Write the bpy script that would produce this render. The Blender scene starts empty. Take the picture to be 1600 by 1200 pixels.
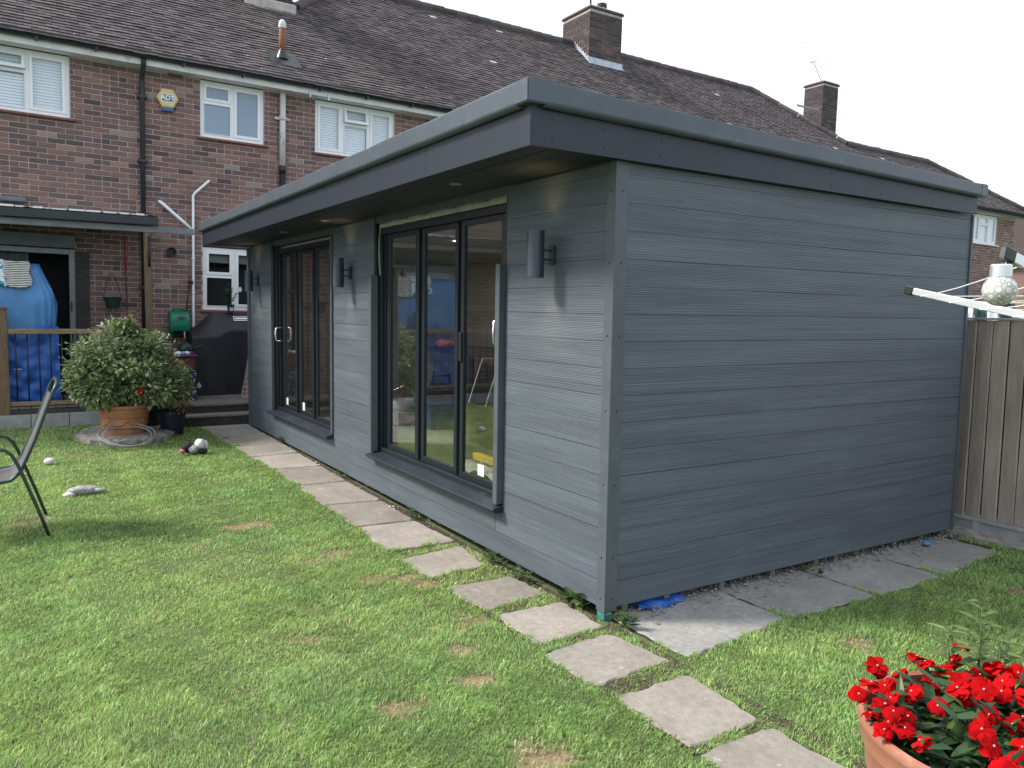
import bpy, bmesh, math, random
import numpy as np
from mathutils import Vector, Matrix
random.seed(7); rng = np.random.default_rng(7)
S = bpy.context.scene
COL = S.collection

# ------------------------------------------------------------------ camera
def setup_camera():
    yaw, pitch, roll = 0.5562, -0.0924, 0.0163
    f = Vector((math.cos(pitch)*math.sin(yaw), math.cos(pitch)*math.cos(yaw), math.sin(pitch)))
    r = Vector((math.cos(yaw), -math.sin(yaw), 0)); u = r.cross(f)
    r2 = r*math.cos(roll)+u*math.sin(roll); u2 = -r*math.sin(roll)+u*math.cos(roll)
    cam = bpy.data.cameras.new('camera'); o = bpy.data.objects.new('camera', cam); COL.objects.link(o)
    m = Matrix((( r2.x, u2.x, -f.x, -2.7691), (r2.y, u2.y, -f.y, -3.4214), (r2.z, u2.z, -f.z, 1.7513), (0, 0, 0, 1)))
    o.matrix_world = m
    cam.sensor_fit = 'HORIZONTAL'; cam.sensor_width = 36; cam.lens = 1239.24/1600*36
    cam.clip_start = 0.05; cam.clip_end = 500
    S.camera = o
setup_camera()

# ------------------------------------------------------------------ sky, sun, exposure
SUN = Vector((-0.70, 0.47, 0.80)).normalized()          # towards the sun
def setup_light():
    w = bpy.data.worlds.new('World'); S.world = w; w.use_nodes = True
    nt = w.node_tree; nt.nodes.clear()
    out = nt.nodes.new('ShaderNodeOutputWorld'); bg = nt.nodes.new('ShaderNodeBackground')
    sky = nt.nodes.new('ShaderNodeTexSky'); sky.sky_type = 'NISHITA'; sky.sun_disc = False
    sky.sun_elevation = math.asin(SUN.z); sky.sun_rotation = math.atan2(SUN.x, SUN.y)
    sky.air_density = 1.0; sky.dust_density = 3.0; sky.ozone_density = 1.0
    mix = nt.nodes.new('ShaderNodeMix'); mix.data_type = 'RGBA'; mix.inputs[0].default_value = 0.80
    mix.inputs[7].default_value = (8.9, 9.7, 10.9, 1)      # even high cloud
    nt.links.new(sky.outputs[0], mix.inputs[6]); nt.links.new(mix.outputs[2], bg.inputs[0])
    bg.inputs[1].default_value = 0.068
    nt.links.new(bg.outputs[0], out.inputs[0])
    L = bpy.data.lights.new('sun', 'SUN'); L.energy = 2.6; L.angle = math.radians(12); L.color = (1.0, 0.95, 0.87)
    o = bpy.data.objects.new('sun', L); COL.objects.link(o); o.location = (-20, 15, 30)
    o.rotation_euler = SUN.to_track_quat('Z', 'Y').to_euler()
    v = S.view_settings; v.view_transform = 'Standard'; v.look = 'None'; v.exposure = 1.2; v.gamma = 1; v.use_curve_mapping = False
setup_light()

# ------------------------------------------------------------------ materials
MATS = {}
def node_mat(name):
    m = bpy.data.materials.new(name); m.use_nodes = True
    nt = m.node_tree; b = nt.nodes['Principled BSDF']
    MATS[name] = m
    return m, nt, b
def N(nt, t, **k):
    n = nt.nodes.new('ShaderNode'+t)
    for a, v in k.items(): setattr(n, a, v)
    return n
def objcoord(nt, scale=(1, 1, 1), rand=0.0):
    tc = N(nt, 'TexCoord'); mp = N(nt, 'Mapping'); mp.inputs['Scale'].default_value = scale
    nt.links.new(tc.outputs['Object'], mp.inputs['Vector'])
    if rand:
        oi = N(nt, 'ObjectInfo'); ml = N(nt, 'Math', operation='MULTIPLY'); ml.inputs[1].default_value = rand
        nt.links.new(oi.outputs['Random'], ml.inputs[0]); nt.links.new(ml.outputs[0], mp.inputs['Location'])
    return mp.outputs[0]
def noise(nt, vec, scale, detail=4, rough=.55, dist=0):
    n = N(nt, 'TexNoise'); n.inputs['Scale'].default_value = scale; n.inputs['Detail'].default_value = detail
    n.inputs['Roughness'].default_value = rough; n.inputs['Distortion'].default_value = dist
    nt.links.new(vec, n.inputs['Vector']); return n.outputs['Fac']
def ramp(nt, fac, stops):
    r = N(nt, 'ValToRGB'); e = r.color_ramp.elements
    while len(e) < len(stops): e.new(0.5)
    for i, (p, c) in enumerate(stops):
        e[i].position = p; e[i].color = (*c, 1) if len(c) == 3 else c
    nt.links.new(fac, r.inputs[0]); return r.outputs[0]
def mixc(nt, fac, a, b, mode='MIX'):
    m = N(nt, 'Mix', data_type='RGBA', blend_type=mode)
    for s, v in ((0, fac), (6, a), (7, b)):
        if isinstance(v, (int, float)): m.inputs[s].default_value = v
        elif isinstance(v, tuple): m.inputs[s].default_value = (*v, 1)
        else: nt.links.new(v, m.inputs[s])
    return m.outputs[2]
def bump(nt, b, h, strength=.3, dist=.005):
    n = N(nt, 'Bump'); n.inputs['Strength'].default_value = strength; n.inputs['Distance'].default_value = dist
    nt.links.new(h, n.inputs['Height']); nt.links.new(n.outputs[0], b.inputs['Normal'])
def mulval(nt, col, val, lo, hi):
    mr = N(nt, 'MapRange'); mr.inputs['To Min'].default_value = lo; mr.inputs['To Max'].default_value = hi
    nt.links.new(val, mr.inputs['Value'])
    m = N(nt, 'Mix', data_type='RGBA', blend_type='MULTIPLY'); m.inputs[0].default_value = 1
    nt.links.new(col, m.inputs[6]); nt.links.new(mr.outputs[0], m.inputs[7]); return m.outputs[2]
def plain(name, col, rough=.6, metal=0, var=.18, scale=12, bmp=0, bscale=80, spec=.4, rand=0, coord=(1, 1, 1), dirt=None):
    m, nt, b = node_mat(name)
    v = objcoord(nt, coord)
    n = noise(nt, v, scale, 5)
    d = tuple(c*(1-var) for c in col); l = tuple(min(1, c*(1+var)) for c in col)
    c = ramp(nt, n, [(.3, d), (.7, l)])
    if dirt:
        n2 = noise(nt, v, dirt[1], 6, .65); f = ramp(nt, n2, [(dirt[2], (0, 0, 0)), (dirt[2]+.12, (1, 1, 1))])
        c = mixc(nt, f, c, dirt[0])
    if rand:
        oi = N(nt, 'ObjectInfo'); c = mulval(nt, c, oi.outputs['Random'], 1-rand, 1+rand)
    nt.links.new(c, b.inputs['Base Color'])
    b.inputs['Roughness'].default_value = rough; b.inputs['Metallic'].default_value = metal
    b.inputs['Specular IOR Level'].default_value = spec
    if bmp: bump(nt, b, noise(nt, v, bscale, 5), bmp, .01)
    return m
def wood_clad(name, col, axis):
    # long embossed grain running along one axis, each board shifted
    m, nt, b = node_mat(name)
    sc = (.85, 3, 30) if axis == 'x' else (3, .85, 30)
    v = objcoord(nt, sc, 37.0)
    w = N(nt, 'TexWave', wave_type='BANDS', bands_direction='Z'); w.inputs['Scale'].default_value = 1.0
    w.inputs['Distortion'].default_value = 16.0; w.inputs['Detail'].default_value = 2; w.inputs['Detail Scale'].default_value = .35
    nt.links.new(v, w.inputs['Vector'])
    v2 = objcoord(nt, (2.6, 2.6, 130), 37.0)
    fine = noise(nt, v2, 3.0, 6, .7)
    mx = N(nt, 'Mix', data_type='FLOAT'); mx.inputs[0].default_value = .45
    nt.links.new(w.outputs['Fac'], mx.inputs[2]); nt.links.new(fine, mx.inputs[3])
    broad = noise(nt, objcoord(nt, (.35, .35, 4.6), 11.0), 2.4, 3, .5)  # broad bands: light caught on the embossed grain, put into the colour
    c = ramp(nt, mx.outputs[0], [(.2, tuple(x*.84 for x in col)), (.75, tuple(x*1.12 for x in col))])
    c = mulval(nt, c, broad, .66, 1.36)
    oi = N(nt, 'ObjectInfo'); c = mulval(nt, c, oi.outputs['Random'], .92, 1.08)
    stk = noise(nt, objcoord(nt, (.8, .8, 48), 23.0), 1.6, 5, .7)
    c = mixc(nt, ramp(nt, stk, [(.50, (0, 0, 0)), (.72, (.55, .55, .55))]), c, tuple(min(1, x*1.5+.012) for x in col))
    c = mixc(nt, ramp(nt, stk, [(.30, (.5, .5, .5)), (.46, (0, 0, 0))]), c, tuple(x*.62 for x in col))
    smear = noise(nt, objcoord(nt, (1, 1, 1.5)), 1.6, 6, .65)
    c = mixc(nt, ramp(nt, smear, [(.55, (0, 0, 0)), (.8, (.35, .35, .35))]), c, tuple(min(1, x*1.5+.02) for x in col))
    nt.links.new(c, b.inputs['Base Color']); b.inputs['Roughness'].default_value = .52; b.inputs['Specular IOR Level'].default_value = .35
    bump(nt, b, mx.outputs[0], .6, .003)
    return m
def glass(name, tint=(.75, .8, .8), refl=1.6, rough=0.0):
    m = bpy.data.materials.new(name); m.use_nodes = True; nt = m.node_tree; nt.nodes.clear()
    out = N(nt, 'OutputMaterial'); t = N(nt, 'BsdfTransparent'); t.inputs[0].default_value = (*tint, 1)
    g = N(nt, 'BsdfGlossy'); g.inputs['Roughness'].default_value = rough; g.inputs[0].default_value = (1, 1, 1, 1)
    fr = N(nt, 'Fresnel'); fr.inputs['IOR'].default_value = 1.5
    ge = N(nt, 'NewGeometry'); io = N(nt, 'Mix', data_type='FLOAT'); io.inputs[2].default_value = 1.5; io.inputs[3].default_value = 1/1.5   # same index from both sides of a thin pane
    nt.links.new(ge.outputs['Backfacing'], io.inputs[0]); nt.links.new(io.outputs[0], fr.inputs['IOR'])
    ml = N(nt, 'Math', operation='MULTIPLY', use_clamp=True); ml.inputs[1].default_value = refl
    wv = N(nt, 'Bump'); wv.inputs['Strength'].default_value = .02; wv.inputs['Distance'].default_value = .02
    nt.links.new(noise(nt, objcoord(nt), 1.2, 1), wv.inputs['Height']); nt.links.new(wv.outputs[0], g.inputs['Normal'])
    mx = N(nt, 'MixShader'); nt.links.new(fr.outputs[0], ml.inputs[0]); nt.links.new(ml.outputs[0], mx.inputs[0])
    nt.links.new(t.outputs[0], mx.inputs[1]); nt.links.new(g.outputs[0], mx.inputs[2]); nt.links.new(mx.outputs[0], out.inputs[0])
    MATS[name] = m; return m
def tinted(name, stops, rough=.8, bmp=.3, bscale=60, attr='tint', patch=None, spec=.3):
    # colour picked by a per-piece attribute
    m, nt, b = node_mat(name)
    a = N(nt, 'Attribute', attribute_name=attr)
    c = ramp(nt, a.outputs['Fac'], stops)
    v = objcoord(nt)
    n = noise(nt, v, 34, 5, .7); c = mulval(nt, c, n, .65, 1.35)
    if patch:
        p = noise(nt, v, patch[1], 5, .6); c = mixc(nt, ramp(nt, p, [(patch[2], (0, 0, 0)), (patch[2]+.18, (patch[3],)*3)]), c, patch[0])
    nt.links.new(c, b.inputs['Base Color']); b.inputs['Roughness'].default_value = rough; b.inputs['Specular IOR Level'].default_value = spec
    if bmp: bump(nt, b, noise(nt, v, bscale, 5), bmp, .01)
    return m
def leafmat(name, stops, rough=.45, trans=.35, attr='tint', spec=.35):
    m, nt, b = node_mat(name)
    a = N(nt, 'Attribute', attribute_name=attr)
    c = ramp(nt, a.outputs['Fac'], stops)
    if name == 'petal': c = mulval(nt, mulval(nt, c, N(nt, 'ObjectInfo').outputs['Random'], .68, 1.2), noise(nt, objcoord(nt), 90, 3), .7, 1.25)
    nt.links.new(c, b.inputs['Base Color']); b.inputs['Roughness'].default_value = rough; b.inputs['Specular IOR Level'].default_value = spec
    t = N(nt, 'BsdfTranslucent'); nt.links.new(c, t.inputs[0])
    mx = N(nt, 'MixShader'); mx.inputs[0].default_value = trans
    out = nt.nodes['Material Output']
    nt.links.new(b.outputs[0], mx.inputs[1]); nt.links.new(t.outputs[0], mx.inputs[2]); nt.links.new(mx.outputs[0], out.inputs[0])
    return m
def speckled(name, col, pale, rand):
    # weathered concrete: aggregate specks, lichen blotches, damp staining
    m, nt, b = node_mat(name); v = objcoord(nt)
    big = noise(nt, v, 3.2, 6, .65); mid = noise(nt, v, 26, 6, .75); fine = noise(nt, v, 170, 3, .8)
    c = ramp(nt, mid, [(.25, tuple(x*.74 for x in col)), (.75, tuple(x*1.22 for x in col))])
    c = mulval(nt, c, big, .55, 1.42)
    c = mixc(nt, ramp(nt, fine, [(.60, (0, 0, 0)), (.70, (.75, .75, .75))]), c, pale)
    c = mixc(nt, ramp(nt, fine, [(.28, (.8, .8, .8)), (.38, (0, 0, 0))]), c, tuple(x*.4 for x in col))
    lich = noise(nt, v, 11, 5, .6); c = mixc(nt, ramp(nt, lich, [(.66, (0, 0, 0)), (.70, (.7, .7, .7))]), c, pale)
    oi = N(nt, 'ObjectInfo'); c = mulval(nt, c, oi.outputs['Random'], 1-rand, 1+rand)
    nt.links.new(c, b.inputs['Base Color']); b.inputs['Roughness'].default_value = .92; b.inputs['Specular IOR Level'].default_value = .25
    mx = N(nt, 'Mix', data_type='FLOAT'); mx.inputs[0].default_value = .5; nt.links.new(mid, mx.inputs[2]); nt.links.new(fine, mx.inputs[3])
    bump(nt, b, mx.outputs[0], .6, .006); return m
def emit(name, col, s):
    m, nt, b = node_mat(name)
    b.inputs['Base Color'].default_value = (*col, 1); b.inputs['Emission Color'].default_value = (*col, 1); b.inputs['Emission Strength'].default_value = s
    return m

CL = (.086, .103, .121)
wood_clad('clad_y', CL, 'y'); wood_clad('clad_x', CL, 'x')
plain('trim', (.078, .092, .104), .5, var=.12, scale=9, bmp=.12, bscale=140)
plain('fascia', (.016, .022, .034), .42, var=.1, scale=5, bmp=.18, bscale=220)
plain('roof_edge', (.072, .088, .106), .36, var=.12, scale=4, bmp=.04, bscale=30, dirt=((.115, .135, .15), 5, .60))
plain('roof_skin', (.15, .16, .165), .6, var=.2, scale=3)
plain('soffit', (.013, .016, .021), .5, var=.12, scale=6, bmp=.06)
plain('door_frame', (.011, .015, .021), .38, var=.1, scale=8)
plain('sill', (.017, .024, .034), .4, var=.1, scale=6, dirt=((.35, .36, .37), 60, .73))
plain('foam', (.30, .31, .27), .8, var=.25, scale=30, bmp=.6, bscale=50)
plain('handle_metal', (.72, .72, .73), .25, .9, var=.03)
plain('lamp_metal', (.055, .07, .085), .38, .3, var=.08)
plain('black', (.012, .013, .015), .45, var=.1)
plain('sticker', (.62, .64, .64), .5, var=.03)
plain('green_post', (.030, .15, .13), .7, var=.3, scale=25)
plain('treated_post', (.13, .16, .11), .8, var=.3, scale=18)
plain('interior_wall', (.42, .42, .41), .8, var=.06)
plain('interior_floor', (.36, .36, .33), .7, var=.12, scale=3)
speckled('concrete_pink', (.265, .236, .205), (.42, .395, .36), .15)
speckled('concrete_grey', (.27, .262, .245), (.44, .43, .41), .08)
plain('rough_stone', (.27, .25, .22), .95, var=.35, scale=14, bmp=1.0, bscale=30)
plain('terracotta', (.37, .165, .085), .75, var=.15, scale=8, bmp=.15, bscale=60, dirt=((.42, .27, .18), 7, .62))
plain('plastic_terracotta', (.33, .135, .088), .5, var=.16, scale=5, bmp=.12, bscale=50, dirt=((.40, .26, .20), 5, .60))
plain('navy_plastic', (.014, .020, .045), .4, var=.15)
plain('dark_plastic', (.018, .02, .02), .45, var=.15)
plain('soil', (.05, .035, .025), .95, var=.4, scale=40, bmp=1, bscale=60)
plain('upvc', (.80, .81, .82), .35, var=.03)
plain('white_paint', (.70, .71, .70), .55, var=.10, scale=6, dirt=((.45, .45, .42), 4, .62))
plain('peeling_paint', (.60, .60, .57), .6, var=.12, scale=6, dirt=((.20, .19, .18), 12, .56), coord=(1, 1, .35))
plain('black_pipe', (.020, .024, .03), .38, var=.2, scale=9, dirt=((.10, .11, .12), 8, .63))
plain('grey_alu', (.22, .235, .245), .4, .2, var=.08)
plain('red_sill', (.20, .065, .055), .6, var=.2, scale=20)
plain('lead', (.42, .45, .50), .5, .2, var=.2, scale=6)
plain('mortar', (.43, .38, .355), .95, var=.18, scale=10, bmp=.4, bscale=120)
tinted('brick', [(0, (.085, .062, .065)), (.25, (.140, .094, .089)), (.5, (.195, .120, .106)), (.75, (.240, .140, .117)), (.93, (.30, .185, .155)), (1, (.26, .225, .19))], .9, .5, 70)
tinted('roof_tile', [(0, (.058, .048, .050)), (.4, (.085, .070, .071)), (.8, (.115, .096, .095)), (.965, (.135, .112, .110)), (.975, (.50, .49, .47)), (1, (.66, .65, .62))], .85, .5, 50,
       patch=((.15, .135, .105), .45, .62, .45))
tinted('brick_sooty', [(0, (.050, .042, .044)), (.25, (.085, .066, .065)), (.5, (.125, .088, .082)), (1, (.17, .115, .10))], .92, .5, 70)
plain('far_tile', (.075, .060, .060), .9, var=.3, scale=8, bmp=.6, bscale=8, coord=(.4, 1, 6))
plain('brown_wood', (.155, .105, .062), .8, var=.3, scale=6, coord=(6, 6, 1), bmp=.3, bscale=30)
plain('rail_wood', (.23, .165, .095), .75, var=.28, scale=6, coord=(1, 6, 6), bmp=.3, bscale=30)
plain('beam_paint', (.15, .165, .17), .65, var=.2, scale=5, dirt=((.30, .31, .31), 9, .66))
plain('deck_wood', (.16, .145, .125), .85, var=.3, scale=9, coord=(7, 1, 1), bmp=.5, bscale=40, rand=.15)
plain('step_wood', (.20, .185, .165), .85, var=.3, scale=9, coord=(1, 7, 7), bmp=.5, bscale=40, rand=.1)
plain('dark_timber', (.055, .050, .045), .9, var=.4, scale=9, coord=(1, 5, 7))
plain('block_wall', (.30, .30, .29), .9, var=.2, scale=7, bmp=.5, bscale=60)
plain('fence_wood', (.365, .31, .26), .85, var=.20, scale=5, coord=(3, 3, .5), bmp=.45, bscale=26, rand=.2, dirt=((.10, .075, .055), 6, .69))
plain('gravel_board', (.30, .31, .31), .85, var=.15, scale=8, bmp=.3)
plain('bbq_cover', (.020, .020, .026), .5, var=.2, scale=5, bmp=.25, bscale=9)
plain('tarp_blue', (.055, .20, .44), .42, var=.25, scale=4, bmp=1.0, bscale=5, spec=.5)
plain('tarp_deep', (.024, .105, .40), .4, var=.3, scale=8, bmp=.35, bscale=10)
plain('reel_green', (.010, .185, .105), .38, var=.1)
plain('dark_green', (.010, .035, .030), .45, var=.2)
plain('brass', (.40, .30, .14), .4, .8)
plain('dark_red', (.12, .022, .022), .5, var=.15)
plain('alarm_yellow', (.62, .50, .24), .5, var=.06)
plain('alarm_blue', (.05, .11, .26), .45, var=.1)
plain('rust', (.19, .075, .042), .85, var=.35, scale=22, bmp=.4, dirt=((.42, .36, .30), 16, .62), coord=(1, 1, .4))
plain('aluminium', (.70, .71, .72), .35, .75, var=.04)
plain('white_cord', (.75, .75, .74), .6, var=.05)
plain('chair_frame', (.045, .06, .055), .35, .3, var=.12)
plain('chair_mesh', (.075, .075, .078), .7, var=.2, scale=160)
plain('pink', (.55, .12, .20), .7, var=.2)
plain('toy_white', (.66, .63, .66), .95, var=.12, scale=50, bmp=.8, bscale=140)
plain('toy_black', (.02, .018, .022), .95, var=.3, scale=50, bmp=.8, bscale=140)
plain('toy_grey', (.36, .35, .34), .95, var=.5, scale=60, bmp=.9, bscale=120, dirt=((.07, .06, .06), 26, .60))
plain('grey_hose', (.26, .26, .25), .5, var=.15)
plain('blind', (.82, .86, .88), .6, var=.03)
plain('frosted', (.235, .31, .41), .22, var=.04, scale=1.5, spec=.6)
plain('dark_room', (.035, .038, .042), .9, var=.2)
plain('curtain', (.11, .125, .14), .9, var=.2, scale=4, coord=(9, 1, .5))
plain('cable_orange', (.62, .17, .03), .5); plain('tool_yellow', (.58, .36, .03), .5); plain('crate_blue', (.03, .05, .28), .45)
plain('pale_bucket', (.36, .44, .47), .4); plain('ply', (.34, .30, .17), .7, var=.15, coord=(1, 6, 6)); plain('rag', (.45, .44, .38), .9, var=.3, scale=30)
plain('chalk', (.52, .51, .48), .9, var=.2, scale=40)
plain('stone_chip', (.215, .21, .20), .9, var=.35, scale=30)
plain('laundry_white', (.62, .68, .74), .9, var=.06); plain('laundry_blue', (.20, .30, .50), .9); plain('laundry_dark', (.02, .025, .03), .9); plain('bin_green', (.015, .06, .055), .5)
glass('room_glass', (.88, .90, .90), 1.6); glass('house_glass', (.90, .94, .97), 2.0)
GREEN = [(0, (.018, .040, .012)), (.5, (.055, .105, .030)), (.8, (.11, .17, .055)), (1, (.30, .34, .17))]
leafmat('bush_leaf', [(0, (.055, .105, .036)), (.36, (.14, .215, .08)), (.60, (.29, .355, .17)), (.93, (.55, .57, .38)), (1, (.50, .42, .10))], .38, .25)
leafmat('weed_leaf', GREEN); leafmat('weed_stem', [(0, (.10, .15, .05)), (1, (.16, .20, .08))])
leafmat('impatiens_leaf', [(0, (.012, .034, .014)), (.6, (.030, .072, .026)), (1, (.14, .21, .035))], .35, .2)
leafmat('petal', [(0, (.25, .002, .005)), (.5, (.44, .003, .005)), (.85, (.52, .006, .008)), (1, (.55, .05, .06))], .8, .2, spec=.06)
plain('petal_eye', (.62, .30, .26), .6)
leafmat('fuchsia', [(0, (.45, .08, .10)), (1, (.68, .34, .33))], .6, .3)
leafmat('tree_leaf', [(0, (.05, .085, .03)), (1, (.13, .18, .07))])
plain('bark', (.11, .085, .06), .95, var=.4, scale=14, bmp=.8)
def make_special():
    # striped cloth
    m, nt, b = node_mat('striped'); v = objcoord(nt)
    w = N(nt, 'TexWave', wave_type='BANDS', bands_direction='Z', wave_profile='SIN'); w.inputs['Scale'].default_value = 13; w.inputs['Distortion'].default_value = 1.6; w.inputs['Detail Scale'].default_value = 1.2
    nt.links.new(v, w.inputs['Vector'])
    nt.links.new(ramp(nt, w.outputs['Fac'], [(.40, (.03, .03, .035)), (.52, (.66, .65, .60))]), b.inputs['Base Color']); b.inputs['Roughness'].default_value = .95
    # floral cloth
    m, nt, b = node_mat('patterned'); v = objcoord(nt)
    n = noise(nt, v, 16, 2)
    nt.links.new(ramp(nt, n, [(.36, (.02, .25, .18)), (.44, (.10, .30, .55)), (.5, (.66, .68, .72)), (.62, (.70, .70, .70)), (.68, (.08, .10, .25))]), b.inputs['Base Color']); b.inputs['Roughness'].default_value = .95
    # spotted fabric
    m, nt, b = node_mat('spotted'); v = objcoord(nt, (13, 13, 13))
    vo = N(nt, 'TexVoronoi'); vo.inputs['Scale'].default_value = 1.0; vo.inputs['Randomness'].default_value = .25
    nt.links.new(v, vo.inputs['Vector'])
    nt.links.new(ramp(nt, vo.outputs['Distance'], [(.30, (.40, .06, .08)), (.36, (.50, .46, .43))]), b.inputs['Base Color']); b.inputs['Roughness'].default_value = .9
    # navy bag with pale motif
    m, nt, b = node_mat('navy_print'); v = objcoord(nt)
    n = noise(nt, v, 24, 2)
    nt.links.new(ramp(nt, n, [(.58, (.015, .022, .09)), (.63, (.50, .48, .55)), (.70, (.45, .10, .15))]), b.inputs['Base Color']); b.inputs['Roughness'].default_value = .7
    # solar globe: pale cells with dark rings
    m, nt, b = node_mat('globe'); v = objcoord(nt, (48, 48, 48))
    vo = N(nt, 'TexVoronoi'); vo.inputs['Scale'].default_value = 1.0; vo.inputs['Randomness'].default_value = .2
    nt.links.new(v, vo.inputs['Vector'])
    nt.links.new(ramp(nt, vo.outputs['Distance'], [(.40, (.70, .69, .64)), (.47, (.18, .17, .15)), (.56, (.50, .49, .46))]), b.inputs['Base Color']); b.inputs['Roughness'].default_value = .3
    # soil and thatch under the lawn; the dry attribute marks worn patches
    m, nt, b = node_mat('lawn_soil'); v = objcoord(nt)
    n = noise(nt, v, 30, 6, .7); n2 = noise(nt, v, 1.4, 4)
    g = ramp(nt, n, [(.3, (.050, .070, .024)), (.6, (.10, .130, .045)), (.8, (.19, .175, .085))])
    g = mulval(nt, g, n2, .8, 1.25)
    d = ramp(nt, n, [(.25, (.13, .085, .045)), (.55, (.30, .205, .115)), (.8, (.42, .31, .19))])
    a = N(nt, 'Attribute', attribute_name='dry')
    nt.links.new(mixc(nt, a.outputs['Fac'], g, d), b.inputs['Base Color']); b.inputs['Roughness'].default_value = .95
    bump(nt, b, n, .9, .02)
    # grass blades
    m, nt, b = node_mat('grass'); a = N(nt, 'Attribute', attribute_name='gcol')
    nt.links.new(a.outputs['Color'], b.inputs['Base Color']); b.inputs['Roughness'].default_value = .5; b.inputs['Specular IOR Level'].default_value = .3
    t = N(nt, 'BsdfTranslucent'); nt.links.new(a.outputs['Color'], t.inputs[0]); mx = N(nt, 'MixShader'); mx.inputs[0].default_value = .35
    nt.links.new(b.outputs[0], mx.inputs[1]); nt.links.new(t.outputs[0], mx.inputs[2]); nt.links.new(mx.outputs[0], nt.nodes['Material Output'].inputs[0])
make_special()
emit('downlight', (1.0, .80, .55), 60); emit('lamp_glow', (1.0, .78, .48), 3.0)

# ------------------------------------------------------------------ mesh helpers
class MB:
    def __init__(s): s.v = []; s.f = []; s.t = []; s.cur = .5
    def add(s, vs, fs, t=None):
        o = len(s.v); s.v += [tuple(p) for p in vs]; s.f += [tuple(i+o for i in f) for f in fs]; s.t += [s.cur if t is None else t]*len(fs); return s
    def box(s, x0, x1, y0, y1, z0, z1, t=None):
        vs = [(x0, y0, z0), (x1, y0, z0), (x1, y1, z0), (x0, y1, z0), (x0, y0, z1), (x1, y0, z1), (x1, y1, z1), (x0, y1, z1)]
        return s.add(vs, [(3, 2, 1, 0), (4, 5, 6, 7), (0, 1, 5, 4), (1, 2, 6, 5), (2, 3, 7, 6), (3, 0, 4, 7)], t)
    def prism(s, poly, a, b, axis='z', t=None):
        n = len(poly)
        def P(p, h):
            return (p[0], p[1], h) if axis == 'z' else ((h, p[0], p[1]) if axis == 'x' else (p[0], h, p[1]))
        vs = [P(p, a) for p in poly]+[P(p, b) for p in poly]
        fs = [tuple(range(n))[::-1], tuple(range(n, 2*n))]+[(i, (i+1) % n, n+(i+1) % n, n+i) for i in range(n)]
        return s.add(vs, fs, t)
    def tube(s, pts, r, n=8, caps=True, t=None):
        pts = [Vector(p) for p in pts]; rs = r if isinstance(r, (list, tuple)) else [r]*len(pts)
        vs = []; up = None
        for i, p in enumerate(pts):
            d = (pts[min(i+1, len(pts)-1)]-pts[max(i-1, 0)]).normalized()
            if up is None: up = Vector((0, 0, 1)) if abs(d.z) < .9 else Vector((1, 0, 0))
            a = d.cross(up)
            if a.length < 1e-4: a = d.cross(Vector((0, 1, 0)))
            a.normalize(); b = a.cross(d).normalized(); up = b
            for k in range(n):
                an = 2*math.pi*k/n; vs.append(p+a*math.cos(an)*rs[i]+b*math.sin(an)*rs[i])
        fs = []
        for i in range(len(pts)-1):
            for k in range(n): fs.append((i*n+k, i*n+(k+1) % n, (i+1)*n+(k+1) % n, (i+1)*n+k))
        if caps: fs += [tuple(range(n))[::-1], tuple(range((len(pts)-1)*n, len(pts)*n))]
        return s.add(vs, fs, t)
    def lathe(s, prof, c=(0, 0, 0), n=32, t=None, wob=0):
        vs = []
        for r, z in prof:
            for k in range(n):
                an = 2*math.pi*k/n; rr = r*(1+wob*math.sin(an*3+z*9))
                vs.append((c[0]+rr*math.cos(an), c[1]+rr*math.sin(an), c[2]+z))
        fs = []
        for i in range(len(prof)-1):
            for k in range(n): fs.append((i*n+k, i*n+(k+1) % n, (i+1)*n+(k+1) % n, (i+1)*n+k))
        return s.add(vs, fs, t)
    def grid(s, fn, nu, nv, t=None, flip=False):
        vs = [fn(i/nu, j/nv) for j in range(nv+1) for i in range(nu+1)]
        fs = []
        for j in range(nv):
            for i in range(nu):
                a = j*(nu+1)+i; q = (a, a+1, a+nu+2, a+nu+1); fs.append(q[::-1] if flip else q)
        return s.add(vs, fs, t)
    def leaf(s, p, d, nrm, L, W, t=None, droop=.15):
        d = Vector(d).normalized(); nrm = Vector(nrm); sd = d.cross(nrm)
        if sd.length < 1e-4: sd = d.cross(Vector((1, .3, .2)))
        sd.normalize(); nn = sd.cross(d); p = Vector(p)
        q = lambda a, b, c: p+d*(a*L)+sd*(b*W)+nn*(c*L)
        vs = [q(0, 0, 0), q(.33, .5, .06), q(.33, 0, -.02), q(.33, -.5, .06), q(.7, .36, .03-droop*.5), q(.7, 0, -.03-droop*.5), q(.7, -.36, .03-droop*.5), q(1, 0, -droop)]
        return s.add(vs, [(0, 2, 1), (0, 3, 2), (1, 2, 5, 4), (2, 3, 6, 5), (4, 5, 7), (5, 6, 7)], t)
    def build(s, name, mat, parent=None, smooth=False, bevel=0, seg=1, auto=None):
        me = bpy.data.meshes.new(name); me.from_pydata(s.v, [], s.f); me.update()
        a = me.attributes.new('tint', 'FLOAT', 'FACE'); a.data.foreach_set('value', np.array(s.t, dtype=np.float32))
        if bevel:
            bm = bmesh.new(); bm.from_mesh(me); bmesh.ops.recalc_face_normals(bm, faces=bm.faces)
            bmesh.ops.bevel(bm, geom=list(bm.edges), offset=bevel, segments=seg, affect='EDGES', clamp_overlap=True)
            bm.to_mesh(me); bm.free()
        if smooth:
            me.polygons.foreach_set('use_smooth', [True]*len(me.polygons))
            me.update()
            if auto:
                try: me.set_sharp_from_angle(angle=math.radians(auto))
                except Exception: pass
        me.materials.append(MATS[mat])
        o = bpy.data.objects.new(name, me); COL.objects.link(o)
        if parent is not None: attach(o, parent)
        return o
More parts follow.
